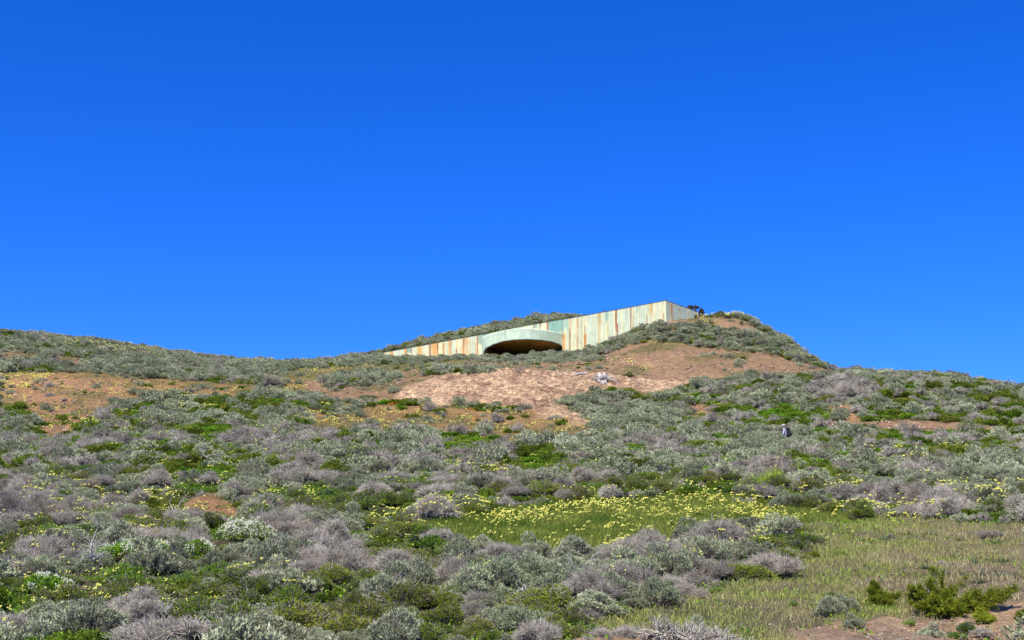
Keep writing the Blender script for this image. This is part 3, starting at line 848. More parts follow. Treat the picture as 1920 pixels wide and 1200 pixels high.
# a strip of shrubs along the foot of the facade and the mound
foot = (SPX > 715) & (SPX < 1140) & (SPY > 662 - (SPX - 905) * 0.02) & (SPY < np.interp(SPX, [715, 850, 905, 1000, 1140], [688, 676, 680, 686, 676])) & (SY > 120) & (d1 < -0.7)
foot |= (SPX > 1130) & (SPX < 1290) & (d1 < -0.5) & (SPY < np.interp(SPX, [1130, 1200, 1290], [668, 640, 612])) & (SY > 120)
foot |= (SPX > 1180) & (SPX < 1600) & (SY > 120) & (SPY > np.interp(SPX, [1180, 1250, 1330, 1440, 1600], [632, 614, 612, 630, 694])) & (SPY < np.interp(SPX, [1180, 1250, 1330, 1440, 1580], [650, 640, 654, 664, 700]))
keep |= foot & ~inwall
# shrub islands in the grass
isl = inpoly(SPX, SPY, [(1225, 1010), (1330, 995), (1450, 985), (1525, 1015), (1500, 1055), (1400, 1085), (1290, 1110), (1200, 1095)]) | \
      inpoly(SPX, SPY, [(1050, 1180), (1120, 1160), (1250, 1165), (1270, 1190), (1060, 1210)]) | \
      inpoly(SPX, SPY, [(1490, 1120), (1560, 1105), (1625, 1115), (1620, 1150), (1540, 1160)]) | \
      inpoly(SPX, SPY, [(1270, 1195), (1340, 1165), (1360, 1215), (1270, 1230)]) | \
      inpoly(SPX, SPY, [(600, 712), (700, 702), (760, 708), (720, 722), (610, 728)]) | \
      inpoly(SPX, SPY, [(790, 692), (930, 696), (920, 706), (800, 704)]) | \
      inpoly(SPX, SPY, [(600, 765), (680, 758), (690, 775), (610, 785)])
keep |= isl
for ex_, ey_, rx_, ry_ in ((455, 1016, 70, 26), (245, 1052, 66, 22), (85, 1112, 44, 16), (375, 1044, 34, 12), (1790, 1150, 115, 34), (1650, 1142, 45, 22), (1845, 1172, 26, 14), (322, 992, 16, 12), (1095, 1108, 30, 14),
        (985, 1140, 22, 12), (1428, 918, 22, 10), (1450, 906, 20, 9), (1545, 902, 26, 8), (1657, 898, 50, 14), (1128, 722, 36, 14), (400, 968, 90, 16)):
    keep &= ~(((SPX - ex_) / rx_) ** 2 + ((SPY - ey_) / ry_) ** 2 < 1)
onshow = (SPX > -60) & (SPX < 1980) & (SPY < 1270)
keep &= onshow
SX, SY, SZ, SPX, SPY, zc, isl, foot = [a[keep] for a in (SX, SY, SZ, SPX, SPY, zc, isl, foot)]
NS = len(SX)
# kind of each
n1 = fbm(SX / 4.5, SY / 6.0, 111, 4); n2 = fbm(SX / 3.0, SY / 4.0, 121, 4); n3 = fbm(SX / 2.6, SY / 3.6, 131, 4)
upper = sstep(820, 720, SPY)
kd_ = np.zeros(NS, int)                                 # 0 sage 1 dead 2 coyote 3 green
kd_[n1 > 0.535 + 0.05 * upper + 0.015 * sstep(950, 1050, SPY)] = 1
kd_[n2 > 0.525 + 0.03 * upper] = 2
kd_[n3 > 0.60 + 0.02 * upper] = 3
rr_ = rng.random(NS)
kd_ = np.where(rr_ < 0.18, 0, np.where(rr_ < 0.31, 1, np.where(rr_ < 0.40, 2, kd_)))
kd_[(kd_ == 1) & (upper > 0.6) & (rng.random(NS) < 0.35)] = 0
ELL = [(870, 828, 62, 22, 3), (1000, 868, 60, 30, 2), (620, 932, 70, 26, 3), (770, 1040, 90, 40, 2), (660, 1155, 90, 42, 2), (1470, 1030, 60, 36, 2), (380, 905, 70, 26, 3),
       (30, 772, 34, 24, 3), (450, 765, 62, 24, 2), (690, 745, 22, 9, 3), (1250, 905, 40, 26, 2), (400, 820, 50, 20, 3), (140, 790, 34, 18, 2), (540, 690, 30, 12, 2),
       (1580, 735, 60, 26, 1), (1545, 780, 18, 10, 3), (1475, 768, 22, 10, 3), (1480, 782, 60, 7, 3), (1770, 810, 60, 12, 3), (560, 880, 40, 22, 1), (150, 1120, 60, 20, 3), (200, 1090, 80, 14, 3), (240, 1150, 60, 18, 2),
       (30, 1130, 50, 30, 3), (990, 880, 40, 22, 3), (1190, 880, 60, 20, 0), (1650, 885, 60, 24, 0), (560, 1010, 60, 40, 1), (450, 1060, 70, 20, 0), (330, 1060, 40, 24, 0), (1110, 1020, 1, 1, 0),
       (940, 1100, 70, 60, 0), (1230, 1040, 50, 24, 1), (930, 1060, 60, 22, 1), (60, 960, 60, 30, 1), (640, 965, 110, 20, 2), (1560, 930, 40, 16, 2), (760, 945, 60, 14, 2), (705, 655, 20, 12, 2), (725, 678, 16, 8, 2),
       (995, 656, 14, 9, 2), (1110, 820, 60, 40, 0), (1200, 790, 70, 30, 0), (1360, 960, 1, 1, 0), (1440, 835, 90, 26, 0), (1430, 880, 60, 20, 1), (1850, 900, 90, 50, 0), (1700, 940, 120, 16, 1),
       (1130, 675, 18, 8, 2), (1120, 682, 22, 5, 3), (35, 1140, 60, 26, 3), (120, 1105, 60, 20, 3), (250, 1160, 80, 22, 2), (560, 1175, 60, 20, 2), (60, 1005, 50, 22, 2), (400, 1075, 70, 14, 3), (740, 1090, 60, 26, 2), (850, 1190, 60, 16, 2), (300, 1100, 60, 16, 3), (130, 1010, 50, 20, 3), (470, 1150, 50, 16, 3), (720, 1000, 70, 14, 2), (300, 960, 40, 20, 2), (210, 1015, 60, 14, 3)]
for x, y, rx, ry, k in ELL:
    m = ((SPX - x) / rx) ** 2 + ((SPY - y) / ry) ** 2 < 1
    kd_[m & (rng.random(NS) < 0.85)] = k
m = isl & (SPX > 1225) & (SPY < 1110) & (SPX < 1560); kd_[m & (SPX < 1420)] = np.where(rng.random((m & (SPX < 1420)).sum()) < .5, 1, 0)
kd_[(SPY < 712) & (SY > 118) & (rng.random(NS) < 0.5)] = 0
scl = 0.46 + 1.05 * rng.random(NS) ** 1.9
scl *= np.where(kd_ == 3, 0.8, 1.0)
scl *= np.where(np.isin(zc, (2, 3, 5, 6, 8)) & ~isl & ~foot, 0.62, 1.0)
scl *= np.where(np.isin(zc, (7,)), 0.8, 1.0)
scl *= np.where(foot & (SPX < 1150), 0.75, 1.0)
scl *= np.where(isl & (SPY > 1150), 0.55, 1.0)
sxr = 0.8 + 0.5 * rng.random(NS)
squ = 0.66 + 0.42 * rng.random(NS); squ = np.where(kd_ == 3, squ * 0.75, squ); squ = np.where((kd_ == 2), squ * .85, squ)
rot = rng.random(NS) * 6.283
SZ = Zg(SX, SY) - 0.04

# ------------------------------------------------------------------ words for where a plant stands
def region(px, py):
    c = ['far left', 'mid left', 'left centre', 'centre', 'right centre', 'mid right', 'far right'][int(min(6, max(0, px / 1920 * 7)))]
    for lim, r in ((1140, 'on lowest strip'), (1085, 'low on slope'), (1040, 'below green meadow'), (1000, 'beside meadow foot'), (960, 'level with meadow'), (925, 'in flower band'),
                   (890, 'above flower band'), (850, 'below the hiker'), (800, 'level with hiker'), (740, 'below rock bank')):
        if py > lim: return c, r
    return c, 'near the bunker'
LOOK = {0: ('sagebrush', 'grey green sagebrush', 'shrub', 'sagebrushes'), 1: ('dead_shrub', 'bare twiggy shrub', 'shrub', 'bare twiggy shrubs'),
        2: ('coyote_brush', 'dark green shrub', 'shrub', 'dark green shrubs'), 3: ('green_shrub', 'bright green shrub', 'shrub', 'bright green shrubs')}
NB = ['sagebrush', 'bare shrub', 'dark shrub', 'bright shrub']
ORD = ['', 'first', 'second', 'third', 'fourth', 'fifth', 'sixth', 'seventh', 'eighth', 'ninth', 'tenth', 'eleventh', 'twelfth', 'thirteenth', 'fourteenth', 'fifteenth', 'sixteenth', 'seventeenth', 'eighteenth']
def sizeword(s): return 'small' if s < 0.65 else 'middling' if s < 0.9 else 'large' if s < 1.2 else 'huge'
named_plants = {}
def make_individual(i, far):
    k = kd_[i]; nm, look, cat, plu = LOOK[k]
    near, fars = KINDS[nm]
    c, r = region(SPX[i], SPY[i])
    d = (SX - SX[i]) ** 2 + (SY - SY[i]) ** 2; d[i] = 1e9; j = int(np.argmin(d))
    by = 'by a %s' % NB[kd_[j]] if d[j] < 1.6 else 'standing alone'
    lab = '%s %s %s, %s, %s' % (sizeword(scl[i]), look, by, r, c)
    grp = '%s %s, %s' % (plu, r, c)
    sc = (scl[i] * sxr[i], scl[i] / sxr[i], scl[i] * squ[i])
    if far:
        o = obj(nm, fars[i % len(fars)], None, (SX[i], SY[i], SZ[i]), rot[i], sc)
    else:
        o = empty(nm, (SX[i], SY[i], SZ[i]), rot[i], sc)
        f, s_ = near[i % len(near)]
        obj('foliage' if k != 1 else 'twigs', f, o); obj('stem' if k != 1 else 'branch', s_, o)
    tag(o, lab, cat, grp)
    named_plants.setdefault(lab, []).append((SPX[i], o))
    return o

def scatter_nodes(name, idxs, sources, label, cat, group=None):
    """many plants as one object: points that carry the kind's own plants"""
    pts = np.stack([SX[idxs], SY[idxs], SZ[idxs]], 1)
    me = bpy.data.meshes.new(name); me.vertices.add(len(pts)); me.vertices.foreach_set('co', pts.astype(np.float32).ravel())
    def att(nm, typ, data, key):
        a = me.attributes.new(nm, typ, 'POINT'); a.data.foreach_set(key, np.asarray(data, np.float32 if typ != 'INT' else np.int32).ravel())
    nr = len(idxs)
    att('prot', 'FLOAT_VECTOR', np.stack([rng.normal(size=nr) * .06, rng.normal(size=nr) * .06, rot[idxs]], 1), 'vector')
    att('pscl', 'FLOAT_VECTOR', np.stack([scl[idxs] * sxr[idxs], scl[idxs] / sxr[idxs], scl[idxs] * squ[idxs]], 1), 'vector')
    att('pick', 'INT', rng.integers(0, len(sources), nr), 'value')
    o = obj(name, me)
    ng = bpy.data.node_groups.new(name + '_nodes', 'GeometryNodeTree')
    ng.interface.new_socket('Geometry', in_out='INPUT', socket_type='NodeSocketGeometry')
    ng.interface.new_socket('Geometry', in_out='OUTPUT', socket_type='NodeSocketGeometry')
    gi = ng.nodes.new('NodeGroupInput'); go = ng.nodes.new('NodeGroupOutput'); jn = ng.nodes.new('GeometryNodeJoinGeometry')
    def named(nm, dt):
        n = ng.nodes.new('GeometryNodeInputNamedAttribute'); n.data_type = dt; n.inputs['Name'].default_value = nm; return n.outputs['Attribute']
    pr, ps, pk = named('prot', 'FLOAT_VECTOR'), named('pscl', 'FLOAT_VECTOR'), named('pick', 'INT')
    for k, src in enumerate(sources):
        oi = ng.nodes.new('GeometryNodeObjectInfo'); oi.transform_space = 'ORIGINAL'; oi.inputs['Object'].default_value = src
        cp = ng.nodes.new('FunctionNodeCompare'); cp.data_type = 'INT'; cp.operation = 'EQUAL'
        ng.links.new(pk, cp.inputs[2]); cp.inputs[3].default_value = k
        ip = ng.nodes.new('GeometryNodeInstanceOnPoints')
        ng.links.new(gi.outputs[0], ip.inputs['Points']); ng.links.new(cp.outputs[0], ip.inputs['Selection'])
        ng.links.new(oi.outputs['Geometry'], ip.inputs['Instance'])
        ng.links.new(pr, ip.inputs['Rotation']); ng.links.new(ps, ip.inputs['Scale'])
        ng.links.new(ip.outputs[0], jn.inputs[0])
    ng.links.new(jn.outputs[0], go.inputs[0])
    md = o.modifiers.new('plants', 'NODES'); md.node_group = ng
    tag(o, label, cat, kind='stuff')
    return o

INF = (SPX > -10) & (SPX < 1930) & (SPY < 1215)
YNEAR = 62.0
for k, (nm, look, cat, plu) in LOOK.items():
    ids = np.where((kd_ == k) & INF)[0]
    ids = ids[np.argsort(-(scl[ids] / SY[ids]))]
    one = list(ids[:290])
    nfar = len(KINDS[nm][1])
    farc = [i for i in ids if i not in set(one) and SY[i] > YNEAR][:8]
    fo = []
    used = set(one)
    for i in one:
        o = make_individual(i, SY[i] > YNEAR)
    srcs = []
    for j, i in enumerate(farc):
        i0 = i; near, fars = KINDS[nm]
        o = make_individual(i, True); o.data = fars[j % nfar]; used.add(i)
        if j < nfar: srcs.append(o)
    rest = np.array([i for i in np.where(kd_ == k)[0] if i not in used])
    # close ones wear the fine mesh, far ones the coarse one
    if len(rest):
        scatter_nodes(nm + '_cover', rest, srcs, 'mass of %s covering the hillside up to the skyline' % plu, 'scrub')
for lab, lst in named_plants.items():
    if 1 < len(lst) <= 18:
        for q, (_, o) in enumerate(sorted(lst, key=lambda t: t[0])): o['label'] = lab + ', %s from left' % ORD[q + 1]
print('shrubs', NS, [int((kd_ == k).sum()) for k in range(4)])


# ------------------------------------------------------------------ height of the scrub, so that flowers sit on top of it
GX0, GY0, GS = -90.0, 24.0, 0.2
HG = np.zeros((900, 800), np.float32)
for i in range(NS):
    R_ = 0.66 * scl[i]; hh = 0.56 * scl[i] * squ[i]
    a0 = int((SX[i] - R_ - GX0) / GS); a1 = int((SX[i] + R_ - GX0) / GS) + 1
    b0 = int((SY[i] - R_ - GY0) / GS); b1 = int((SY[i] + R_ - GY0) / GS) + 1
    if a0 < 0 or b0 < 0 or a1 > 899 or b1 > 799: continue
    gx = GX0 + GS * np.arange(a0, a1) - SX[i]; gy = GY0 + GS * np.arange(b0, b1) - SY[i]
    d2_ = (gx[:, None] ** 2 + gy[None] ** 2) / R_ ** 2
    HG[a0:a1, b0:b1] = np.maximum(HG[a0:a1, b0:b1], hh * np.sqrt(np.clip(1 - d2_, 0, 1)))
def cover_h(X, Y):
    i = np.clip(((X - GX0) / GS).astype(int), 0, 899); j = np.clip(((Y - GY0) / GS).astype(int), 0, 799)
    return HG[i, j]

def direct_mat(name, trans=0.3):
    m, nt, b = newmat(name)
    at = nt.nodes.new('ShaderNodeAttribute'); at.attribute_name = 'Col'
    nt.links.new(at.outputs['Color'], b.inputs['Base Color'])
    if trans:
        tr = nt.nodes.new('ShaderNodeBsdfTranslucent'); nt.links.new(at.outputs['Color'], tr.inputs[0])
        ms = nt.nodes.new('ShaderNodeMixShader'); ms.inputs[0].default_value = trans
        nt.links.new(b.outputs[0], ms.inputs[1]); nt.links.new(tr.outputs[0], ms.inputs[2])
        nt.links.new(ms.outputs[0], nt.nodes['Material Output'].inputs[0])
    return m
M_BLADE = direct_mat('grass_blade', 0.3)
M_LITTER = direct_mat('litter', 0.1)

def sample_box(n, px0, px1, py0, py1):
    """random ground points, even on the ground, in the part of the hill seen between these rows"""
    _, ya, _, _ = hit([0.5 * (px0 + px1)], [min(py1, 1235)]); _, yb, _, _ = hit([0.5 * (px0 + px1)], [py0])
    ya = max(25.0, float(ya[0]) - 4); yb = float(yb[0]) + 6
    Y = np.sqrt(rng.random(n) * (yb ** 2 - ya ** 2) + ya ** 2)
    X = (float(u_of(px0)) + rng.random(n) * float(u_of(px1) - u_of(px0))) * Y
    Z = Zg(X, Y); px, py = proj(X, Y, Z)
    return X, Y, Z, px, py

# ------------------------------------------------------------------ grass
def blades(name, X, Y, Z, h, w, col, lean, label, cat='grass'):
    n = len(X)
    a = rng.random(n) * 6.283; ca, sa_ = np.cos(a), np.sin(a)
    b = rng.random(n) * 6.283
    L = np.stack([np.cos(b), np.sin(b), np.zeros(n)], 1) * (lean * h * rng.random(n))[:, None]
    base = np.stack([X, Y, Z - 0.01], 1)
    s = np.stack([ca, sa_, np.zeros(n)], 1) * (w * 0.5)[:, None]
    midp = base + L * 0.3 + np.stack([0 * X, 0 * X, h * .55], 1)
    tip = base + L + np.stack([0 * X, 0 * X, h * (1 - .25 * rng.random(n))], 1)
    V = np.stack([base - s, base + s, midp + s * .8, tip, midp - s * .8], 1).reshape(-1, 3)
    i = np.arange(n)[:, None] * 5
    Fq = np.concatenate([np.concatenate([i, i + 1, i + 2, i + 4], 1), np.concatenate([i + 4, i + 2, i + 3, i + 3], 1)], 0)
    # use triangles throughout
    T = np.concatenate([np.concatenate([i, i + 1, i + 2], 1), np.concatenate([i, i + 2, i + 4], 1), np.concatenate([i + 4, i + 2, i + 3], 1)], 0)
    C = np.repeat(col * (0.75 + 0.5 * rng.random((n, 1))), 5, 0)
    return tag(obj(name, mesh_np(name, V, T, M_BLADE, C)), label, cat, kind='stuff')

X, Y, Z, px, py = sample_box(560000, 560, 1960, 930, 1235)
zn = zone(px, py, X, Y)
cl = fbm(X / 0.35, Y / 0.35, 201, 2); ff = fbm(X / 1.6, Y / 1.6, 205, 3)
m = (zn == 4) & (rng.random(len(X)) < 0.35 + 0.9 * cl)
n = m.sum()
g1 = np.array((0.13, 0.20, 0.02)); g2_ = np.array((0.28, 0.30, 0.06)); g3 = np.array((0.08, 0.11, 0.02))
t = np.clip(ff[m] * 2.4 - .7, 0, 1)[:, None]; r3 = rng.random((n, 1))
col = np.where(r3 < 0.3, g3, g1) * (1 - t) + np.where(r3 < .3, g1, g2_) * t
blades('meadow_grass', X[m], Y[m], Z[m], 0.10 + 0.14 * rng.random(n), np.full(n, 0.016), col, 0.9, 'lush green grass of the small meadow below the band of yellow flowers')
m = (zn == 5) & (rng.random(len(X)) < np.clip(0.1 + 1.3 * cl, 0, 1) * np.clip(.35 + 2.2 * (fbm(X / 1.2, Y / 1.2, 235, 3) - .3), .2, 1) * np.clip(1.25 - sstep(1500, 1950, px) * 0.8, 0, 1))
n = m.sum(); r3 = rng.random((n, 1))
straw = np.array((0.52, 0.45, 0.23)); strawd = np.array((0.29, 0.22, 0.12)); gr = np.array((0.18, 0.24, 0.04)); gy = np.array((0.40, 0.41, 0.11))
wet = np.clip(ff[m] * 2.2 - .50 + 0.35 * sstep(1050, 985, py[m]) + 0.15 * sstep(1500, 1200, px[m]) - .25 * sstep(1600, 1850, px[m]), 0, 1)[:, None]
col = np.where(r3 < .5, straw, strawd) * (1 - wet) + np.where(r3 < .5, gr, gy) * wet
blades('dry_grass', X[m], Y[m], Z[m], (0.06 + 0.17 * rng.random(n) ** 1.5) * (.6 + .8 * fbm(X[m] / .9, Y[m] / .9, 237, 2)), np.full(n, 0.013), col, 1.1, 'half dry straw and green grass of the open slope on the lower right')
# thin yellowish turf on the terrace and the flowery patches
X, Y, Z, px, py = sample_box(260000, -20, 1700, 640, 830)
zn = zone(px, py, X, Y)
m = (np.isin(zn, (3, 7)) & (rng.random(len(X)) < 0.7)) | (np.isin(zn, (2, 8)) & (rng.random(len(X)) < 0.3) & (fbm(X / 2.0, Y / 2.0, 207, 4) > .5))
n = m.sum(); r3 = rng.random((n, 1)); ff = fbm(X / 2, Y / 2, 209)[m][:, None]
col = np.where(r3 < .45, np.array((0.33, 0.27, 0.10)), np.where(r3 < .75, np.array((0.20, 0.22, 0.05)), np.array((0.34, 0.24, 0.16)))) * (0.7 + 0.6 * ff)
blades('terrace_turf', X[m], Y[m], Z[m], 0.08 + 0.12 * rng.random(n), np.full(n, 0.05), col, 1.3, 'thin yellowish turf on the terrace and bare patches below the bunker')

# ------------------------------------------------------------------ leaves and dead sticks on the ground between the shrubs
X, Y, Z, px, py = sample_box(300000, -30, 1950, 780, 1235)
zn = zone(px, py, X, Y); f2 = fbm(X / 1.4, Y / 1.4, 215, 3)
m = ((zn == 0) & (rng.random(len(X)) < np.clip(f2 * 2.5 - .6, 0.1, 1))) | ((zn == 5) & (f2 > .6) & (rng.random(len(X)) < .35)) | (np.isin(zn, (6, 8)) & (f2 > .62) & (rng.random(len(X)) < .4))
P = np.stack([X[m], Y[m], Z[m] + 0.02 + 0.08 * rng.random(m.sum())], 1); n = len(P)
g = Geo(); sz = 0.035 + 0.0006 * P[:, 1]
g.leaves(P, rng.normal(size=(n, 3)) * [1, 1, .4] + [0, 0, .5], sz * 1.6, sz, rng.random(n))
o = obj('ground_cover', g.mesh('ground_cover', M_GRN)); tag(o, 'low green leafy ground cover between the shrubs', 'ground cover', kind='stuff')
X, Y, Z, px, py = sample_box(90000, -30, 1950, 850, 1235)
zn = zone(px, py, X, Y)
m = ((zn == 0) & (rng.random(len(X)) < .5)) | ((zn == 6) & (rng.random(len(X)) < .55) & (fbm(X / 1.0, Y / 1.0, 219) > .5)) | ((zn == 5) & (rng.random(len(X)) < .22))
P = np.stack([X[m], Y[m], Z[m] + 0.01], 1); n = len(P)
D = unit(rng.normal(size=(n, 3)) * [1, 1, .35] + [0, 0, .22])
g = Geo(); g.segs(P, P + D * (0.06 + 0.16 * rng.random((n, 1))), 0.006, 0.004, rng.random(n))
o = obj('dead_sticks', g.mesh('dead_sticks', M_DEAD)); tag(o, 'grey dead sticks and litter strewn between the shrubs', 'litter', kind='stuff')

# ------------------------------------------------------------------ stones
def stones(name, N, box, zs, r0, r1, label, p=1.0, thr=0.0):
    X, Y, Z, px, py = sample_box(N, *box)
    zn = zone(px, py, X, Y)
    m = np.isin(zn, zs) & (rng.random(len(X)) < p) & (fbm(X / 1.5, Y / 1.5, 225) > thr)
    n = m.sum(); r = r0 + (r1 - r0) * rng.random(n) ** 4
    g = Geo(); g.blobs(np.stack([X[m], Y[m], Z[m] + r * .2], 1), r, rng.random(n), squash=.7)
    tag(obj(name, g.mesh(name, M_STONE)), label, 'stones', kind='stuff')
stones('hill_stones', 150000, (-20, 1950, 570, 830), (1, 2, 8, 9), 0.03, 0.17, 'loose reddish stones on the bare soil and pale rock bank below the bunker', .55, .45)
stones('pebbles', 60000, (1020, 1960, 1080, 1235), (6,), 0.008, 0.04, 'pebbles on the sandy ground at the bottom right', .35, .4)
stones('scattered_pebbles', 12000, (1020, 1960, 980, 1235), (5,), 0.01, 0.04, 'pale pebbles scattered in the dry grass on the right', .4, .5)

# ------------------------------------------------------------------ flowers
def flowers(name, groups, mat, rad, label, lift=0.06, box=False):
    PX, PY = [], []
    for gq in groups:
        if len(gq) == 6:      # line with thickness
            x0, y0, x1, y1, th, n = gq; n = int(n * .8)
            t = rng.random(n); PX.append(x0 + (x1 - x0) * t + rng.normal(size=n) * 6); PY.append(y0 + (y1 - y0) * t + rng.normal(size=n) * th * .95)
        else:                 # ellipse
            x, y, rx, ry, n = gq
            a = rng.random(n * 3) * 6.283; q = np.sqrt(rng.random(n * 3))
            ex = x + rx * q * np.cos(a); ey = y + ry * q * np.sin(a)
            n_ = n if name != 'slope_flowers' else int(n * .7)
            k = noise(ex / 16, ey / 8, 301) * 0.7 + noise(ex / 5, ey / 3, 303) * .3
            o = np.argsort(-k + rng.random(n * 3) * 0.35)[:n_]
            PX.append(ex[o]); PY.append(ey[o])
    PX = np.concatenate(PX); PY = np.concatenate(PY)
    X, Y, Z, ok = hit(PX, PY)
    X, Y, Z = X[ok], Y[ok], Z[ok]
    n0 = len(X)
    rep = 3
    X = np.repeat(X, rep); Y = np.repeat(Y, rep); Z = np.repeat(Z, rep)
    r = rad * (0.55 + 0.0105 * Y)
    X = X + rng.normal(size=len(X)) * r * .75; Y = Y + rng.normal(size=len(X)) * r * .75
    hz = cover_h(X, Y) * .93 + lift + 0.05 * rng.random(len(X)) + np.where(cover_h(X, Y) < .05, np.repeat(0.14 * rng.random(n0), rep), 0)
    g = Geo(); g.blobs(np.stack([X, Y, Zg(X, Y) + hz], 1), r * (.5 + .5 * rng.random(len(X))), rng.random(len(X)), squash=.7)
    o = obj(name, g.mesh(name, mat)); tag(o, label, 'flowers', kind='stuff'); return o
flowers('meadow_flowers', [(690, 988, 830, 970, 6, 130), (730, 975, 860, 964, 5, 120), (830, 966, 960, 968, 6, 170), (920, 978, 1030, 966, 7, 190), (1030, 962, 1160, 948, 8, 170), (1060, 948, 1280, 938, 7, 170), (1160, 960, 1300, 960, 12, 120), (1280, 932, 1420, 950, 9, 170), (1400, 950, 1470, 970, 8, 100),
    (1260, 980, 200, 22, 110), (1000, 1000, 200, 26, 46), (1350, 972, 110, 14, 90), (1470, 975, 60, 10, 30), (1560, 935, 60, 18, 60), (1600, 965, 80, 10, 60), (1650, 955, 70, 9, 70), (1720, 972, 60, 6, 30), (1800, 920, 90, 12, 60), (1850, 935, 80, 10, 70), (1880, 950, 50, 10, 20), (1580, 1000, 120, 40, 10), (1430, 905, 220, 25, 40)],
    M_YEL, 0.040, 'pale yellow flowers in a long band along the top of the green meadow')
flowers('slope_flowers', [(190, 975, 200, 55, 420), (110, 950, 110, 40, 130), (300, 955, 90, 40, 110), (60, 1050, 60, 60, 80), (200, 1060, 150, 40, 80), (40, 1180, 50, 20, 26), (130, 1150, 110, 40, 90), (330, 1150, 110, 40, 50), (480, 1092, 60, 10, 50), (560, 1115, 50, 8, 34), (590, 1030, 50, 20, 14),
    (850, 1085, 30, 8, 22), (880, 1100, 50, 12, 16), (740, 1040, 80, 30, 16), (1040, 1050, 50, 10, 18), (1150, 1040, 50, 12, 40), (1180, 1020, 50, 8, 20), (1390, 1035, 60, 20, 80), (1340, 1050, 40, 14, 26), (1240, 1080, 90, 30, 24), (1150, 1110, 60, 14, 8), (1300, 1070, 20, 8, 8), (560, 925, 60, 20, 60), (430, 900, 80, 30, 60), (350, 890, 120, 30, 70), (640, 860, 100, 30, 30), (900, 890, 80, 22, 110), (960, 900, 30, 8, 30), (1080, 875, 120, 20, 40), (760, 910, 80, 20, 30), (500, 960, 100, 30, 60)],
    M_YEL, 0.036, 'pale yellow flowers dotted over the scrub of the lower slope')
flowers('hill_flowers', [(120, 645, 300, 668, 4, 150), (190, 655, 300, 662, 4, 180), (140, 640, 210, 650, 3, 60), (380, 672, 390, 675, 3, 12), (60, 715, 80, 14, 200), (30, 735, 60, 20, 70), (200, 730, 140, 10, 80), (300, 745, 110, 14, 60), (130, 780, 130, 30, 110), (220, 800, 60, 20, 40), (350, 765, 60, 12, 60), (440, 735, 60, 8, 24), (620, 690, 110, 8, 60), (700, 700, 150, 10, 40), (560, 735, 60, 16, 40), (600, 780, 60, 20, 90), (700, 785, 90, 22, 120), (820, 780, 90, 18, 70), (950, 790, 110, 22, 110), (1050, 800, 60, 14, 50), (1010, 825, 60, 12, 30), (520, 820, 80, 40, 40), (330, 830, 150, 40, 60), (1180, 678, 40, 6, 24), (1210, 690, 24, 5, 14),
    (1690, 865, 50, 22, 90), (1640, 850, 50, 14, 20), (1790, 850, 30, 10, 20), (1280, 745, 20, 6, 14), (1330, 770, 30, 12, 16), (1330, 603, 16, 4, 16), (1305, 640, 20, 5, 8)],
    M_YEL, 0.034, 'pale yellow flowers on the upper hillside and round the bare red soil')
def crest():
    n = 130
    yy = 144.0 + 6 * rng.random(n); pp = np.where(rng.random(n) < .15, 1316 + 30 * rng.random(n), 1352 + 46 * rng.random(n))
    X = np.repeat(u_of(pp) * yy, 3) + rng.normal(size=n * 3) * .07; Y = np.repeat(yy, 3)
    keep_ = noise(X / 1.2, Y / 1.2, 333) > .38; X, Y = X[keep_], Y[keep_]
    g = Geo(); g.blobs(np.stack([X, Y, Zg(X, Y) + .05 + .3 * rng.random(len(X)) ** 2 + cover_h(X, Y) * .9], 1), .055 + .03 * rng.random(len(X)), rng.random(len(X)), squash=.7)
    tag(obj('crest_flowers', g.mesh('crest_flowers', M_YEL)), 'pale yellow flowers crowning the mound to the right of the bunker', 'flowers', kind='stuff')
crest()
flowers('orange_poppies', [(735, 759, 9, 2, 10), (790, 771, 5, 2, 5), (885, 771, 10, 3, 14), (888, 790, 5, 2, 5), (655, 768, 8, 2, 5), (1065, 790, 5, 2, 3), (610, 793, 5, 2, 3), (480, 790, 90, 30, 6), (1100, 830, 3, 2, 2)], M_ORG, 0.036, 'orange poppies in small groups below the pale rock bank')

# ------------------------------------------------------------------ single plants and things with a look of their own
def place(px, py, dy=0.0):
    for q_ in range(25):
        X, Y, Z, ok = hit([px], [py])
        if ok[0]: break
        py += 1.5
    X, Y = float(X[0]), float(Y[0]) + dy
    return X, Y, float(Zg(X, Y))

def flowering_bush(px, py, R_, h, seed, label, sx=1.0):
    x, y, z = place(px, py); R2 = np.random.default_rng(seed)
    o = empty('white_flowering_bush', (x, y, z - .03), 0.2 * seed, (sx, 1, 1))
    c, r = lobes(R2, 40, R_, h, 0.2); p, d, k = on_lobes(R2, c, r, 5200, .85)
    g = Geo(); g.leaves(p, d + R2.normal(size=p.shape) * .6, 0.05, 0.03, R2.random(len(p)), R=R2); obj('foliage', g.mesh('foliage', M_GRN), o)
    p, d, k = on_lobes(R2, c, r, 1500, .85); w = noise(p[:, 0] * 3 + 5, p[:, 1] * 3 + seed, 401) > .48; p, d = p[w], d[w]
    g = Geo(); dd = unit(d + [0, 0, 1.2]) 
    for q in range(5):
        g.leaves(p + dd * 0.022 * q, R2.normal(size=p.shape) + dd * .6, 0.036, 0.026, R2.random(len(p)), R=R2)
    obj('blossom', g.mesh('blossom', M_WHITE), o); tag(o, label, 'bush', 'white flowering bushes')
flowering_bush(448, 1018, 1.3, .75, 3, 'largest cream white flowering bush, with dark green leaves, left of the meadow', 1.2)
flowering_bush(245, 1048, 1.0, .5, 4, 'spreading cream white flowering bush left of the largest one', 1.1)
flowering_bush(85, 1108, .6, .35, 5, 'small cream white flowering bush near the lower left corner')
flowering_bush(375, 1040, .55, .35, 6, 'small sparse white flowering bush between the two big ones')

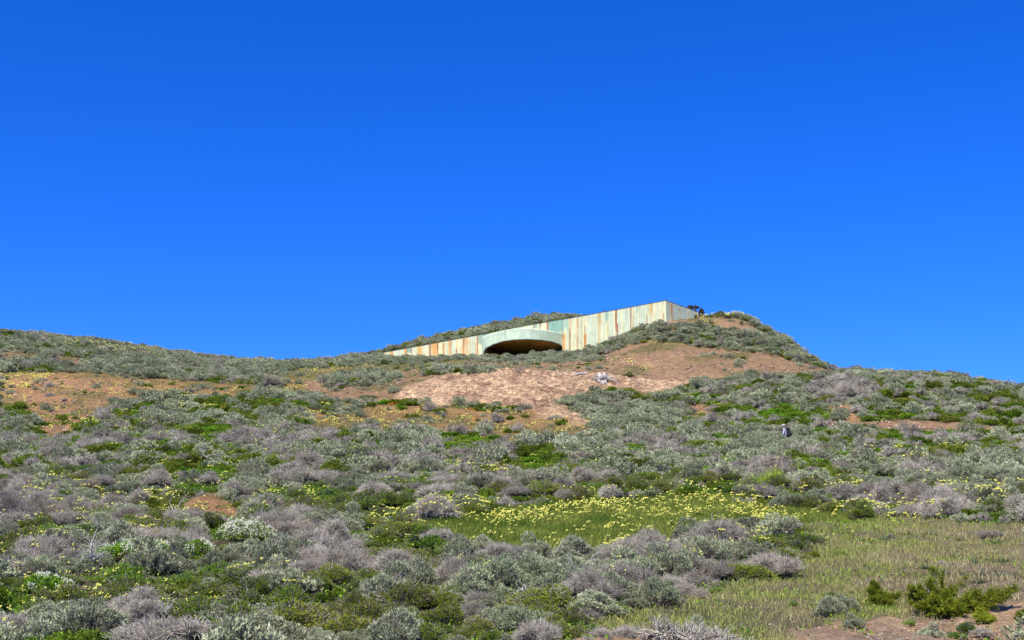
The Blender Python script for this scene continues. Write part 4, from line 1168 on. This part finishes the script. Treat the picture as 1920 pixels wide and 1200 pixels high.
def blade_clump(name, px, py, n, L, w, mat, label, cat, group, spread=1.0, seed=1, curl=.5, rad=.12):
    x, y, z = place(px, py); R2 = np.random.default_rng(seed)
    g = Geo(); a = R2.random(n) * 6.283; q = R2.random(n) ** .6
    base = np.stack([np.cos(a) * q * rad, np.sin(a) * q * rad, np.zeros(n)], 1)
    tilt = q * spread; d = np.stack([np.cos(a) * tilt, np.sin(a) * tilt, np.ones(n)], 1) + R2.normal(size=(n, 3)) * .12; d = unit(d)
    pcur = base; v = R2.random(n); 
    for s_ in range(4):
        Ls = L * (.7 + .5 * R2.random((n, 1))) / 4
        dn = unit(d - np.array([0, 0, curl * .35 * s_]) * q[:, None]); e = pcur + dn * Ls
        side = unit(np.cross(dn, [0.2, 0.3, 1.0])) * w * .5; w0 = 1 - s_ * .22; w1 = 1 - (s_ + 1) * .22
        V = np.stack([pcur - side * w0, pcur + side * w0, e + side * w1, e - side * w1], 1).reshape(-1, 3)
        g.add(V, np.arange(4 * n).reshape(n, 4), np.repeat(np.stack([np.clip(v * .7 + s_ * .1, 0, 1), R2.random(n), 0 * v], 1), 4, 0)); pcur = e
    o = obj(name, g.mesh(name, mat), None, (x, y, z - .01)); tag(o, label, cat, group); return o
for i, (px_, py_, n_, L_, rd, lb) in enumerate([(1428, 915, 110, .75, .45, 'lime green bladed clump just above the yellow flowers, lower of two joined'), (1450, 903, 90, .7, .4, 'lime green bladed clump just above the yellow flowers, upper of two joined'),
        (1545, 900, 90, .55, .5, 'spiky lime green bladed clump behind a grey green mound'), (1500, 880, 60, .5, .5, 'sparse lime green bladed clump uphill of the two joined clumps'), (1357, 842, 60, .6, .3, 'small lime green bladed clump among grey scrub downhill of the hiker'), (908, 958, 50, .8, .2, 'tall dark green bladed clump at the left end of the flower band')]):
    blade_clump('bladed_clump', px_, py_, n_, L_, .03, M_LIME if i < 5 else M_GRN, lb, 'plant', 'bladed clumps', .45, 500 + i, .2, rd)
rs_ = [(1790, 1046, 'uphill of the cypress, leftmost of the upper row'), (1826, 1054, 'in the middle of the upper row'), (1880, 1057, 'at the right end of the upper row'), (1735, 1070, 'just above the cypress top'), (1765, 1078, 'right of the cypress top'), (1808, 1078, 'in the lower row left of a twin'),
       (1838, 1082, 'in the lower row, bigger'), (1874, 1080, 'in the lower row near the edge'), (1905, 1085, 'lowest by the right edge of the photo'), (1835, 1096, 'above the long right arm of the cypress'), (1690, 1052, 'on the grass left of the upper row'), (1660, 1012, 'high in the dry grass'), (1745, 1003, 'high in the dry grass, right of another'), (1800, 1016, 'in the greenest dry grass'), (1870, 1020, 'near the right edge, high in the grass'), (1700, 1002, 'between two others high in the grass')]
for i, (px_, py_, lb) in enumerate(rs_):
    blade_clump('leafy_rosette', px_, py_, 30, .22 + .08 * (i * 7 % 5) / 4, .03, M_ROSE, 'blue green rosette of strap leaves ' + lb, 'plant', 'blue green rosettes in the dry grass', 1.9, 530 + i, .7, .10)
for i, (px_, py_, sc_, lb, fl) in enumerate([(1578, 1040, .55, 'round yellow green mound alone in the dry grass', .6), (1410, 1090, .45, 'low yellow green mound at the right tip of the shrub island', .5), (1240, 1128, .3, 'tiny yellow green mound at the left edge of the dry grass', .5)]):
    x, y, z = place(px_, py_); o = empty('lime_mound', (x, y, z - .03), i, (sc_, sc_, sc_ * fl)); f, s_ = KINDS['coyote_brush'][0][i]
    f2_ = f.copy(); f2_.materials.clear(); f2_.materials.append(M_LIME); obj('foliage', f2_, o); obj('stem', s_, o); tag(o, lb, 'plant', 'yellow green mounds in the grass')

def single(kind_, px_, py_, sc_, label, fl=1.0, name=None, mat=None, far=True, sx=1.0, dy=0.0):
    x, y, z = place(px_, py_, dy); near, fars = KINDS[kind_]; k = int(px_) % 3
    o = empty(name or kind_, (x, y, z - .04), px_ * .1, (sc_ * sx, sc_, sc_ * fl)); f, s_ = near[k]
    if mat: f = f.copy(); f.materials.clear(); f.materials.append(mat)
    obj('foliage' if kind_ != 'dead_shrub' else 'twigs', f, o); obj('stem' if kind_ != 'dead_shrub' else 'branch', s_, o)
    tag(o, label, 'shrub'); return o
single('coyote_brush', 704, 668, 1.5, 'rounded olive brown shrub at the left end of the bunker wall', 1.0, mat=M_COY)
single('coyote_brush', 720, 684, 1.1, 'dark green shrub in the row just below the left end of the bunker wall', 1.0)
single('coyote_brush', 530, 694, 1.7, 'wide dark olive shrub at the left tip of the yellow terrace', .7, sx=1.4)
single('dead_shrub', 1585, 748, 2.3, 'big wind pruned grey dome with pale trunks on the right hill', .95)
single('coyote_brush', 1590, 742, 1.4, 'green crowned shrub leaning on the big grey dome', .9)
single('coyote_brush', 418, 676, .9, 'small spindly bush standing up from the left skyline', 1.3)
single('coyote_brush', 486, 682, 1.0, 'low dark bush on the skyline dip', .9, sx=1.4)
single('coyote_brush', 1797, 707, 1.1, 'dark knob of a shrub on the right skyline', 1.2)
single('coyote_brush', 180, 641, 1.0, 'dark knob of a shrub on the left skyline', 1.0)
single('coyote_brush', 692, 748, .95, 'dark green mound at the left foot of the pale rock bank', .8, sx=1.3)
single('sagebrush', 738, 738, .95, 'round sagebrush at the left end of the pale rock bank', 1.0)
single('sagebrush', 1178, 708, .9, 'dark grey green shrub right of the weathered stump', .9, mat=M_COY, sx=1.3)
single('sagebrush', 1122, 693, .7, 'small grey green shrub just above the weathered stump', 1.0)
single('coyote_brush', 1085, 686, .8, 'flat green shrub on the terrace above the stump', .5, sx=1.5)
single('green_shrub', 1093, 722, .7, 'bright green tongue of leaves left of the stump', .5, sx=.8)
single('green_shrub', 1100, 712, .6, 'small bright green tuft touching the stump', .6)
single('coyote_brush', 1012, 668, 1.1, 'round dark green shrub in front of the bunker opening', .9)
single('green_shrub', 958, 672, 1.1, 'dark green low shrub at the foot of the bunker opening', .7, mat=M_COY, sx=1.3)
single('coyote_brush', 1300, 597, .8, 'dark shrub against the right end of the bunker', .9)
single('coyote_brush', 1283, 606, .8, 'dark green shrub below the end face of the bunker', .7)
single('coyote_brush', 1310, 608, .8, 'dark green shrub on bare soil right of the bunker end', .7)
for i, (a_, b_, s_) in enumerate([(1362, 595, 1.0), (1380, 596, 1.1), (1396, 601, 1.1), (1412, 610, 1.1), (1330, 596, .8)]):
    single('coyote_brush', a_, b_, s_, ['first', 'second', 'third', 'fourth', 'fifth'][i] + ' green shrub under yellow flowers on the crest of the mound' if i < 4 else 'green shrub with yellow flowers just right of the bunker end', .7)
single('sagebrush', 1350, 592, 1.0, 'olive shrub on the crest between the bunker and the yellow flowers', .8, mat=M_COY)
single('sagebrush', 1657, 892, 1.35, 'very pale dense sagebrush mound above the yellow flowers on the right', .8, sx=1.5)
single('sagebrush', 1598, 1178 , .45, 'small dark shrub on the sandy mound at the bottom right', 1.0)
single('sagebrush', 1745, 1193, .5, 'small grey green shrub on the sandy mound below the cypress', 1.0)
single('green_shrub', 1702, 1172, .35, 'little bright green plant on the sand left of the sandy mound shrub', .8)
single('green_shrub', 1808, 1180, .5, 'bright green plant on the sand below the yellow cypress sprig', .8)
single('green_shrub', 1795, 1196, .4, 'lowest bright green plant by the bottom edge on the right', .8)
single('dead_shrub', 1840, 1190, .45, 'grey dry twigs among the green plants at the bottom right', .7)
single('coyote_brush', 1562, 1148, .4, 'dark green shrublet on grass left of the small cypress', .9)
single('green_shrub', 1488, 1135, .28, 'tiny dark green plant left of the low shrub island', 1.0)
for i, (a_, b_) in enumerate([(1100, 664), (1125, 660), (1140, 655), (1160, 648)]):
    single('sagebrush', a_, b_ + 4, 1.0, ['left', 'second', 'third', 'right'][i] + ' sagebrush of four in front of the tall part of the bunker wall', 1.1)

# dead wood
def wood(name, px_, py_, size, seed, label, nmain=5, up=.8, thick=.03, cat='dead wood', spreadx=1.0, fork=3, mat=None, dy=0.0, lift=0.0):
    x, y, z = place(px_, py_, dy); R2 = np.random.default_rng(seed); g = Geo()
    def grow(p, d, L, r, lv):
        nseg = 5
        for s_ in range(nseg):
            d2_ = unit(d + R2.normal(size=3) * .28 + [0, 0, -.05]); q = p + d2_ * L / nseg
            g.segs([p], [q], [r], [r * .82], [.5 + .5 * R2.random()], 5, R2)
            p, d, r = q, d2_, r * .82
            if lv < fork and R2.random() < .75:
                grow(p, unit(d + R2.normal(size=3) * .75), L * .55, r * .65, lv + 1)
    for k in range(nmain):
        a = 6.283 * R2.random()
        grow(np.zeros(3), unit(np.array([math.cos(a) * spreadx, math.sin(a) * .6, up * (.4 + R2.random())])), size * .75 * (.6 + .6 * R2.random()), thick * .75, 1)
    o = obj(name, g.mesh(name, mat or M_DEADW), None, (x, y, z + lift)); tag(o, label, cat); return o
wood('dead_branch', 322, 985, 1.35, 11, 'bleached forked dead trunk standing among grey scrub on the left', 3, 2.2, .03, fork=3, lift=.1)
wood('dead_branch', 170, 1075, 1.1, 12, 'bleached tangle of dead branches left of the cream flowering bush', 6, .8, .03, lift=.3)
wood('dead_branch', 1085, 1100, 1.15, 13, 'thin arching dead branches right of the pale wood stump in the lower scrub', 7, 1.6, .014, fork=2, lift=.25)
wood('dead_branch', 985, 1132, .5, 14, 'broken piece of bleached wood in the lower middle scrub', 3, .5, .05, fork=2, lift=.2)
wood('dead_branch', 470, 965, .9, 15, 'small pale dead branch beside the patch of orange soil', 4, 1.2, .018, lift=.2)
wood('dead_branch', 1585, 862, 1.0, 16, 'pale dead branches above the very pale sagebrush mound', 5, 1.2, .02, lift=.3)
wood('dead_branch', 385, 870, 1.0, 17, 'dead pale branches in the green patch on the left slope', 4, .8, .02, lift=.35)
wood('dead_branch', 310, 1180, .8, 18, 'grey dead branches near the bottom edge on the left', 7, 1.6, .014, lift=.25)
wood('dead_branch', 12, 850, 1.2, 19, 'dead pale branches at the left edge below the red soil', 6, .8, .025, lift=.3)
wood('dead_branch', 1757, 1153, .26, 20, 'curved white twig at the foot of the cypress', 3, 1.2, .012, fork=2)

def stump():
    x, y, z = place(1128, 718); R2 = np.random.default_rng(33)
    o = empty('weathered_stump', (x, y, z), 0, .8)
    g = Geo()
    # body: a leaning, knobbly butt
    prof = [(-.55, .25, .25), (-.3, .6, .42), (.05, .8, .5), (.4, .75, .42), (.7, .5, .25)]
    for a, b in zip(prof[:-1], prof[1:]):
        g.segs([(a[0], 0, a[1])], [(b[0], 0, b[1])], [a[2]], [b[2]], [.8], 9, R2)
    obj('butt', g.mesh('butt', M_BONE), o)
    for ax_, az_, tx, tz, r in ((-.3, .5, -1.5, .05, .16), (-.2, .4, -.7, -.7, .15), (0, .3, .05, -.9, .17), (.3, .4, .7, -.55, .14), (.5, .5, 1.7, -.1, .13), (.6, .6, 1.6, .35, .1), (-.4, .6, -1.1, .6, .1), (.2, .3, .3, -.7, .11), (-.1, .3, -.3, -.6, .1)):
        g = Geo(); p = np.array([ax_, -.1, az_]); e = np.array([tx, -.55 - .3 * abs(tz), tz]); n = 8
        for s_ in range(n):
            t0, t1 = s_ / n, (s_ + 1) / n
            def pt(t): return p * (1 - t) + e * t + np.array([.08 * math.sin(t * 7 + tx), 0, .18 * math.sin(t * 3.1) + .05 * math.sin(t * 11 + tz)])
            g.segs([pt(t0)], [pt(t1)], [r * (1 - .75 * t0)], [r * (1 - .75 * t1)], [.4 + .6 * R2.random()], 6, R2)
        obj('root', g.mesh('root', M_BONE), o)
    tag(o, 'bleached white tree stump with spreading roots on the edge of the pale rock bank', 'stump')
    x, y, z = place(1072, 707); g = Geo()
    n = 10
    for s_ in range(n):
        t0, t1 = s_ / n, (s_ + 1) / n
        f = lambda t: np.array([-1.0 + 2.6 * t, .1 * math.sin(5 * t), .12 + .14 * t + .05 * math.sin(9 * t)])
        g.segs([f(t0)], [f(t1)], [.13 * (1 - .3 * t0) + .02], [.13 * (1 - .3 * t1) + .02], [.3 + .5 * R2.random()], 7, R2)
    o = obj('fallen_log', g.mesh('fallen_log', M_BONE), None, (x - .3, y, z)); tag(o, 'grey fallen log lying left of the weathered stump', 'log')
stump()

# ------------------------------------------------------------------ the cypress shrubs in the foreground
def cypress(name, px_, py_, limbs, seed, label, k=1.0, bright=0.0, dens=1.0):
    x, y, z = place(px_, py_); R2 = np.random.default_rng(seed); mpp = y / F * .985
    o = empty(name, (x, y, z)); gf = Geo()
    for (tx, ty, r, fol, dep) in limbs:
        e = np.array([(tx - px_) * mpp, dep, (py_ - ty) * mpp]); p = np.array([0, 0, .02]); n = 9
        g = Geo(); pts = []
        L = np.linalg.norm(e)
        for s_ in range(n + 1):
            t = s_ / n
            pts.append(p * (1 - t) + e * t + np.array([0, 0, .10 * L * math.sin(t * math.pi) * (-.6 if e[2] < .5 * abs(e[0]) else .2)]) + R2.normal(size=3) * .012)
        pts = np.array(pts)
        g.segs(pts[:-1], pts[1:], np.linspace(r, r * .25, n), np.linspace(r * .9, r * .2, n), R2.random(n), 6, R2)
        obj('branch', g.mesh('branch', M_BARK), o)
        # branchlets with scale leaves in flattened plumes
        nb = int(80 * fol * dens * max(L, .35)); t = (1 - R2.random(nb) ** 1.25 * .85)
        b0 = np.array([np.interp(t, np.linspace(0, 1, n + 1), pts[:, c_]) for c_ in range(3)]).T
        ax_ = unit(e)
        bd = unit(R2.normal(size=(nb, 3)) * .7 + ax_ * .8 + [0, 0, .55]); bl = (.11 + .21 * R2.random(nb)) * (1.1 - .4 * t) * k
        bv = R2.random(nb)
        for j in range(36):
            q = R2.random(nb)[:, None]; c_ = b0 + bd * bl[:, None] * q
            sd = unit(R2.normal(size=(nb, 3)) * .8 + bd * .9 + [0, 0, .3]); off = sd * (.042 * (1 - q * .7)) * k
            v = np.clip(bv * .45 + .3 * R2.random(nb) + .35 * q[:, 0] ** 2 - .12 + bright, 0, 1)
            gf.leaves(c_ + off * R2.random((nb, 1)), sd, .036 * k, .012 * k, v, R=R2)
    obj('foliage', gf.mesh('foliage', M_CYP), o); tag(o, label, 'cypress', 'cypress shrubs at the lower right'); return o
cypress('cypress_shrub', 1765, 1152, [(1757, 1070, .03, .35, .1), (1745, 1095, .03, 1.4, -.1), (1776, 1082, .02, .4, .2), (1732, 1104, .02, .7, .2), (1712, 1106, .03, 1.2, 0), (1702, 1130, .03, .7, -.3), (1725, 1135, .03, 1.6, -.4), (1745, 1125, .03, 2.0, -.4),
   (1770, 1118, .03, 2.0, -.2), (1790, 1110, .03, 1.6, .1), (1822, 1086, .018, .35, .3), (1805, 1128, .03, 1.8, -.3), (1835, 1115, .03, 1.2, 0), (1825, 1138, .03, 1.3, -.2), (1868, 1112, .028, 1.2, .1), (1900, 1106, .028, 1.1, 0), (1885, 1122, .02, .8, -.1), (1760, 1140, .03, 2.0, -.5), (1790, 1142, .03, 1.8, -.5), (1740, 1145, .02, 1.5, -.5), (1715, 1120, .02, 1.2, .2)], 71,
   'large spreading yellow green cypress shrub with a long right arm at the lower right', 1.0, 0, 1.5)
cypress('cypress_shrub', 1645, 1140, [(1640, 1100, .02, 1.8, 0), (1648, 1106, .02, 2.0, .1), (1634, 1112, .02, 2.0, -.1), (1655, 1120, .02, 2.2, 0), (1668, 1122, .02, 1.6, .1), (1683, 1120, .015, 1.2, 0), (1650, 1130, .015, 2.4, -.2), (1665, 1133, .015, 2.2, -.2), (1637, 1128, .015, 2.2, -.2)], 72,
   'smaller dark green cypress shrub in the grass left of the large one', .9, -.12, 1.7)
cypress('cypress_shrub', 1840, 1170, [(1838, 1150, .012, 2.0, 0), (1848, 1158, .012, 2.4, 0), (1858, 1161, .012, 1.8, 0), (1832, 1160, .01, 2.2, 0), (1846, 1165, .01, 2.4, -.1), (1860, 1166, .01, 1.4, 0)], 73,
   'little bright yellow green cypress sprig on sand below the large one', .7, .3, 2.0)

# ------------------------------------------------------------------ dark trees whose tops show past the end of the bunker
def far_tree(px_, ptop, wpx, Y_, seed, label):
    X_ = float(u_of(px_, ptop)) * Y_; top = CAMZ + Y_ * float(tan_of(ptop)); z0 = float(Zg(X_, Y_)) - .2
    H_ = top - z0; R2 = np.random.default_rng(seed); w = wpx / F * Y_ * .5
    o = empty('dark_tree', (X_, Y_, z0)); g = Geo()
    zz = np.linspace(0, H_ * .93, 8); pts = np.stack([.12 * np.sin(zz * .9 + seed), 0 * zz, zz], 1)
    g.segs(pts[:-1], pts[1:], np.linspace(.16, .06, 7), np.linspace(.14, .04, 7), R2.random(7), 7, R2); obj('trunk', g.mesh('trunk', M_BARK), o)
    nl = 16; c = np.stack([R2.normal(size=nl) * w * .45, R2.normal(size=nl) * w * .45, H_ - .2 - R2.random(nl) * min(H_ * .6, 1.6)], 1); c[0] = (0, 0, H_ - .3)
    r = .13 + .16 * R2.random(nl); p, d, k_ = on_lobes(R2, c, r, 2600, .75)
    g = Geo(); g.leaves(p, R2.normal(size=p.shape) + [0, 0, .3], .11, .06, R2.random(len(p)), R=R2); obj('crown', g.mesh('crown', M_FAR), o)
    for c_ in c[:6]:
        g = Geo(); g.segs([(0, 0, c_[2] * .7)], [c_], [.05], [.02], [.5], 5, R2); obj('limb', g.mesh('limb', M_BARK), o)
    tag(o, label, 'tree', 'dark trees behind the right end of the bunker')
far_tree(1293, 572.5, 9, 152, 81, 'leftmost dark tree top showing past the right end of the bunker')
far_tree(1303, 572.5, 10, 155, 82, 'tallest dark tree top behind the right end of the bunker')
far_tree(1315, 577, 6, 152, 83, 'narrow rightmost dark tree top beside the end of the bunker')

# ------------------------------------------------------------------ people
def flat_mat(name, c, rough=.8):
    m, nt, b = newmat(name); n = nt.nodes.new('ShaderNodeTexNoise'); n.inputs['Scale'].default_value = 30
    r = nt.nodes.new('ShaderNodeMapRange'); r.inputs[3].default_value = .85; r.inputs[4].default_value = 1.15
    h = nt.nodes.new('ShaderNodeHueSaturation'); h.inputs['Color'].default_value = (*c, 1)
    nt.links.new(n.outputs[0], r.inputs[0]); nt.links.new(r.outputs[0], h.inputs['Value']); nt.links.new(h.outputs[0], b.inputs['Base Color'])
    b.inputs['Roughness'].default_value = rough; return m
SKIN = flat_mat('skin', (.52, .32, .24), .6)
def skinned(name, verts, edges, rad, mat, parent, lev=2, root=0):
    me = bpy.data.meshes.new(name); me.from_pydata(verts, edges, []); me.update()
    o = obj(name, me, parent); sk = o.modifiers.new('skin', 'SKIN'); sk.use_smooth_shade = True
    if not me.skin_vertices: 
        bm = bmesh.new(); bm.from_mesh(me); bm.verts.layers.skin.verify(); bm.to_mesh(me); bm.free()
    for i, r in enumerate(rad):
        d = me.skin_vertices[0].data[i]; d.radius = (r, r) if np.isscalar(r) else r; d.use_root = (i == root)
    sb = o.modifiers.new('sub', 'SUBSURF'); sb.levels = lev; sb.render_levels = lev
    me.materials.append(mat); return o
def person(loc, rz, top, leg, hatc, hair, label, pack=None, stride=.18, tilt=.05):
    """a walking figure, facing its own +y, 1.74 m"""
    P = empty('person', loc, rz); v = []; e = []; r = []
    def a(p, rr, par=None):
        v.append(p); r.append(rr); i = len(v) - 1
        if par is not None: e.append((par, i))
        return i
    pel = a((0, 0, .95), (.15, .11)); wa = a((0, tilt * .4, 1.10), (.135, .10), pel); ch = a((0, tilt, 1.32), (.165, .115), wa); ns = a((0, tilt * 1.2, 1.46), (.08, .075), ch)
    nk = a((0, tilt * 1.4, 1.52), .055, ns); h0 = a((0, tilt * 1.7 + .01, 1.60), (.07, .085), nk); h1 = a((0, tilt * 1.8 + .01, 1.67), (.077, .095), h0)
    nose = a((0, tilt * 1.8 + .105, 1.625), .013, h0)
    for s in (-1, 1): a((s * .078, tilt * 1.7, 1.63), .014, h0)
    for s in (-1, 1):
        hp = a((s * .095, 0, .90), .095, pel); kn = a((s * .10, s * stride * .6 + .03, .50), .06, hp); an = a((s * .10, s * stride, .09), .038, kn)
        ft = a((s * .11, s * stride + .13, .035), .035, an); a((s * .11, s * stride + .19, .03), .028, ft)
        sh = a((s * .185, tilt, 1.42), .058, ch); el = a((s * .235, tilt - s * .08, 1.15), .043, sh); wr = a((s * .22, tilt - s * .02 + .12, .93), .028, el)
        pm = a((s * .215, tilt - s * .02 + .16, .87), (.036, .02), wr)
        for f in range(4):
            k1 = a((s * (.195 + .014 * f), tilt - s * .02 + .155 + .018 * f, .81 + .004 * f), .0095, pm); a((s * (.19 + .012 * f), tilt - s * .02 + .16 + .016 * f, .775 + .006 * f), .008, k1)
        th_ = a((s * .18, tilt - s * .02 + .185, .865), .011, pm); a((s * .172, tilt - s * .02 + .2, .83), .009, th_)
    skinned('body', v, e, r, SKIN, P)
    # shirt with sleeves, trousers, shoes
    v2 = []; e2 = []; r2 = []
    def b(p, rr, par=None):
        v2.append(p); r2.append(rr); i = len(v2) - 1
        if par is not None: e2.append((par, i))
        return i
    p0 = b((0, 0, .90), (.165, .125)); p1 = b((0, tilt * .4, 1.10), (.155, .12), p0); p2 = b((0, tilt, 1.32), (.185, .135), p1); b((0, tilt * 1.2, 1.45), (.09, .085), p2)
    for s in (-1, 1):
        q = b((s * .19, tilt, 1.42), .072, p2); q = b((s * .238, tilt - s * .08, 1.15), .056, q); b((s * .222, tilt - s * .02 + .11, .96), .038, q)
    skinned('shirt', v2, e2, r2, flat_mat('shirt_cloth', top), P)
    v2 = []; e2 = []; r2 = []
    p0 = b((0, 0, .97), (.16, .12))
    for s in (-1, 1):
        q = b((s * .10, 0, .88), .11, p0); q = b((s * .105, s * stride * .6 + .03, .50), .078, q); b((s * .105, s * stride, .11), .055, q)
    skinned('trousers', v2, e2, r2, flat_mat('trouser_cloth', leg), P)
    for s in (-1, 1):
        v2 = []; e2 = []; r2 = []
        q = b((s * .105, s * stride - .03, .05), .05); b((s * .11, s * stride + .17, .042), .042, q)
        skinned('shoe', v2, e2, r2, flat_mat('shoe_leather', (.05, .04, .03)), P)
    hz = tilt * 1.8 + .01
    bm = bmesh.new(); bmesh.ops.create_uvsphere(bm, u_segments=20, v_segments=12, radius=.108)
    for q in bm.verts: q.co.y *= 1.12
    bmesh.ops.delete(bm, geom=[q for q in bm.verts if q.co.z < (-.015 if hatc else -.05 + (.12 if q.co.y > .02 else 0))], context='VERTS')
    if hatc:
        rim = bmesh.ops.create_circle(bm, cap_ends=True, radius=.125, segments=24)
        for q in rim['verts']: q.co.z = -.01; q.co.y = q.co.y * 1.1 + .02
    bm_m = bpy.data.meshes.new('hat' if hatc else 'hair'); bm.to_mesh(bm_m); bm.free()
    bm_m.materials.append(flat_mat('hat_cloth' if hatc else 'hair', hatc or hair)); h = obj('hat' if hatc else 'hair', bm_m, P, (0, hz, 1.685))
    sd = h.modifiers.new('th', 'SOLIDIFY'); sd.thickness = .008
    if hatc:
        bm = bmesh.new(); bmesh.ops.create_uvsphere(bm, u_segments=16, v_segments=10, radius=.1)
        bmesh.ops.delete(bm, geom=[q for q in bm.verts if q.co.y > .0], context='VERTS'); m_ = bpy.data.meshes.new('hair'); bm.to_mesh(m_); bm.free(); m_.materials.append(flat_mat('hair', hair)); obj('hair', m_, P, (0, hz - .01, 1.64))
    tag(P, label, 'person')
    if pack:
        K = empty('backpack', loc, rz); M = flat_mat('pack_cloth', pack)
        def pbox(nm, sx, sy, sz, c, bev):
            bm = bmesh.new(); bmesh.ops.create_cube(bm, size=1)
            for q in bm.verts: q.co = Vector((q.co.x * sx * (1 - .15 * (q.co.z > 0)), q.co.y * sy * (1 - .25 * (q.co.z > 0)), q.co.z * sz))
            bmesh.ops.bevel(bm, geom=bm.edges[:], offset=bev, segments=3, affect='EDGES'); m_ = bpy.data.meshes.new(nm); bm.to_mesh(m_); bm.free(); m_.materials.append(M); return obj(nm, m_, K, c)
        pbox('pack_body', .36, .26, .50, (0, -.20, 1.22), .06); pbox('pocket', .26, .10, .24, (0, -.36, 1.12), .03); pbox('top_lid', .34, .24, .10, (0, -.19, 1.49), .03)
        for s in (-1, 1):
            g = Geo(); pts = np.array([(s * .11, -.10, 1.46), (s * .12, .02, 1.50), (s * .12, .15, 1.42), (s * .13, .17, 1.25), (s * .15, .05, 1.08), (s * .15, -.12, 1.05)])
            g.segs(pts[:-1], pts[1:], .022, .022, [.5] * 5, 6); mm = g.mesh('strap', M); obj('strap', mm, K)
        tag(K, 'bulky black backpack worn by the hiker among the scrub', 'backpack')
    return P
person((HK[0], HK[1], float(Zg(HK[0], HK[1])) - .01), math.radians(78), (.38, .37, .48), (.16, .15, .14), (.40, .37, .35), (.12, .09, .07),
       'hiker in a pale sun hat and lavender grey shirt, walking left through waist high scrub', pack=(.012, .013, .02))
person((VW[0], VW[1], float(Zg(VW[0], VW[1])) - .01), math.radians(180), (.02, .02, .03), (.05, .06, .10), None, (.05, .035, .025),
       'dark haired person in black standing behind the top edge of the bunker wall', stride=.02, tilt=.0)
for i, (dx, dy_, s_) in enumerate([(-.5, -1.25, .85), (.45, -1.3, .9), (1.25, -.9, .8), (-1.3, -1.0, .8)]):
    x, y = HK[0] + dx, HK[1] + dy_
    o = empty('sagebrush', (x, y, float(Zg(x, y)) - .05), i * 1.3, (s_ * 1.1, s_, s_ * 1.25)); f, st_ = KINDS['sagebrush'][0][i]; obj('foliage', f, o); obj('stem', st_, o)
    tag(o, ['sagebrush hiding the hiker from the waist down, left one', 'sagebrush hiding the hiker from the waist down, right one', 'grey green sagebrush right of the hiker and below the backpack', 'grey green sagebrush in front of the hiker to the left'][i], 'shrub', 'sagebrushes round the hiker')
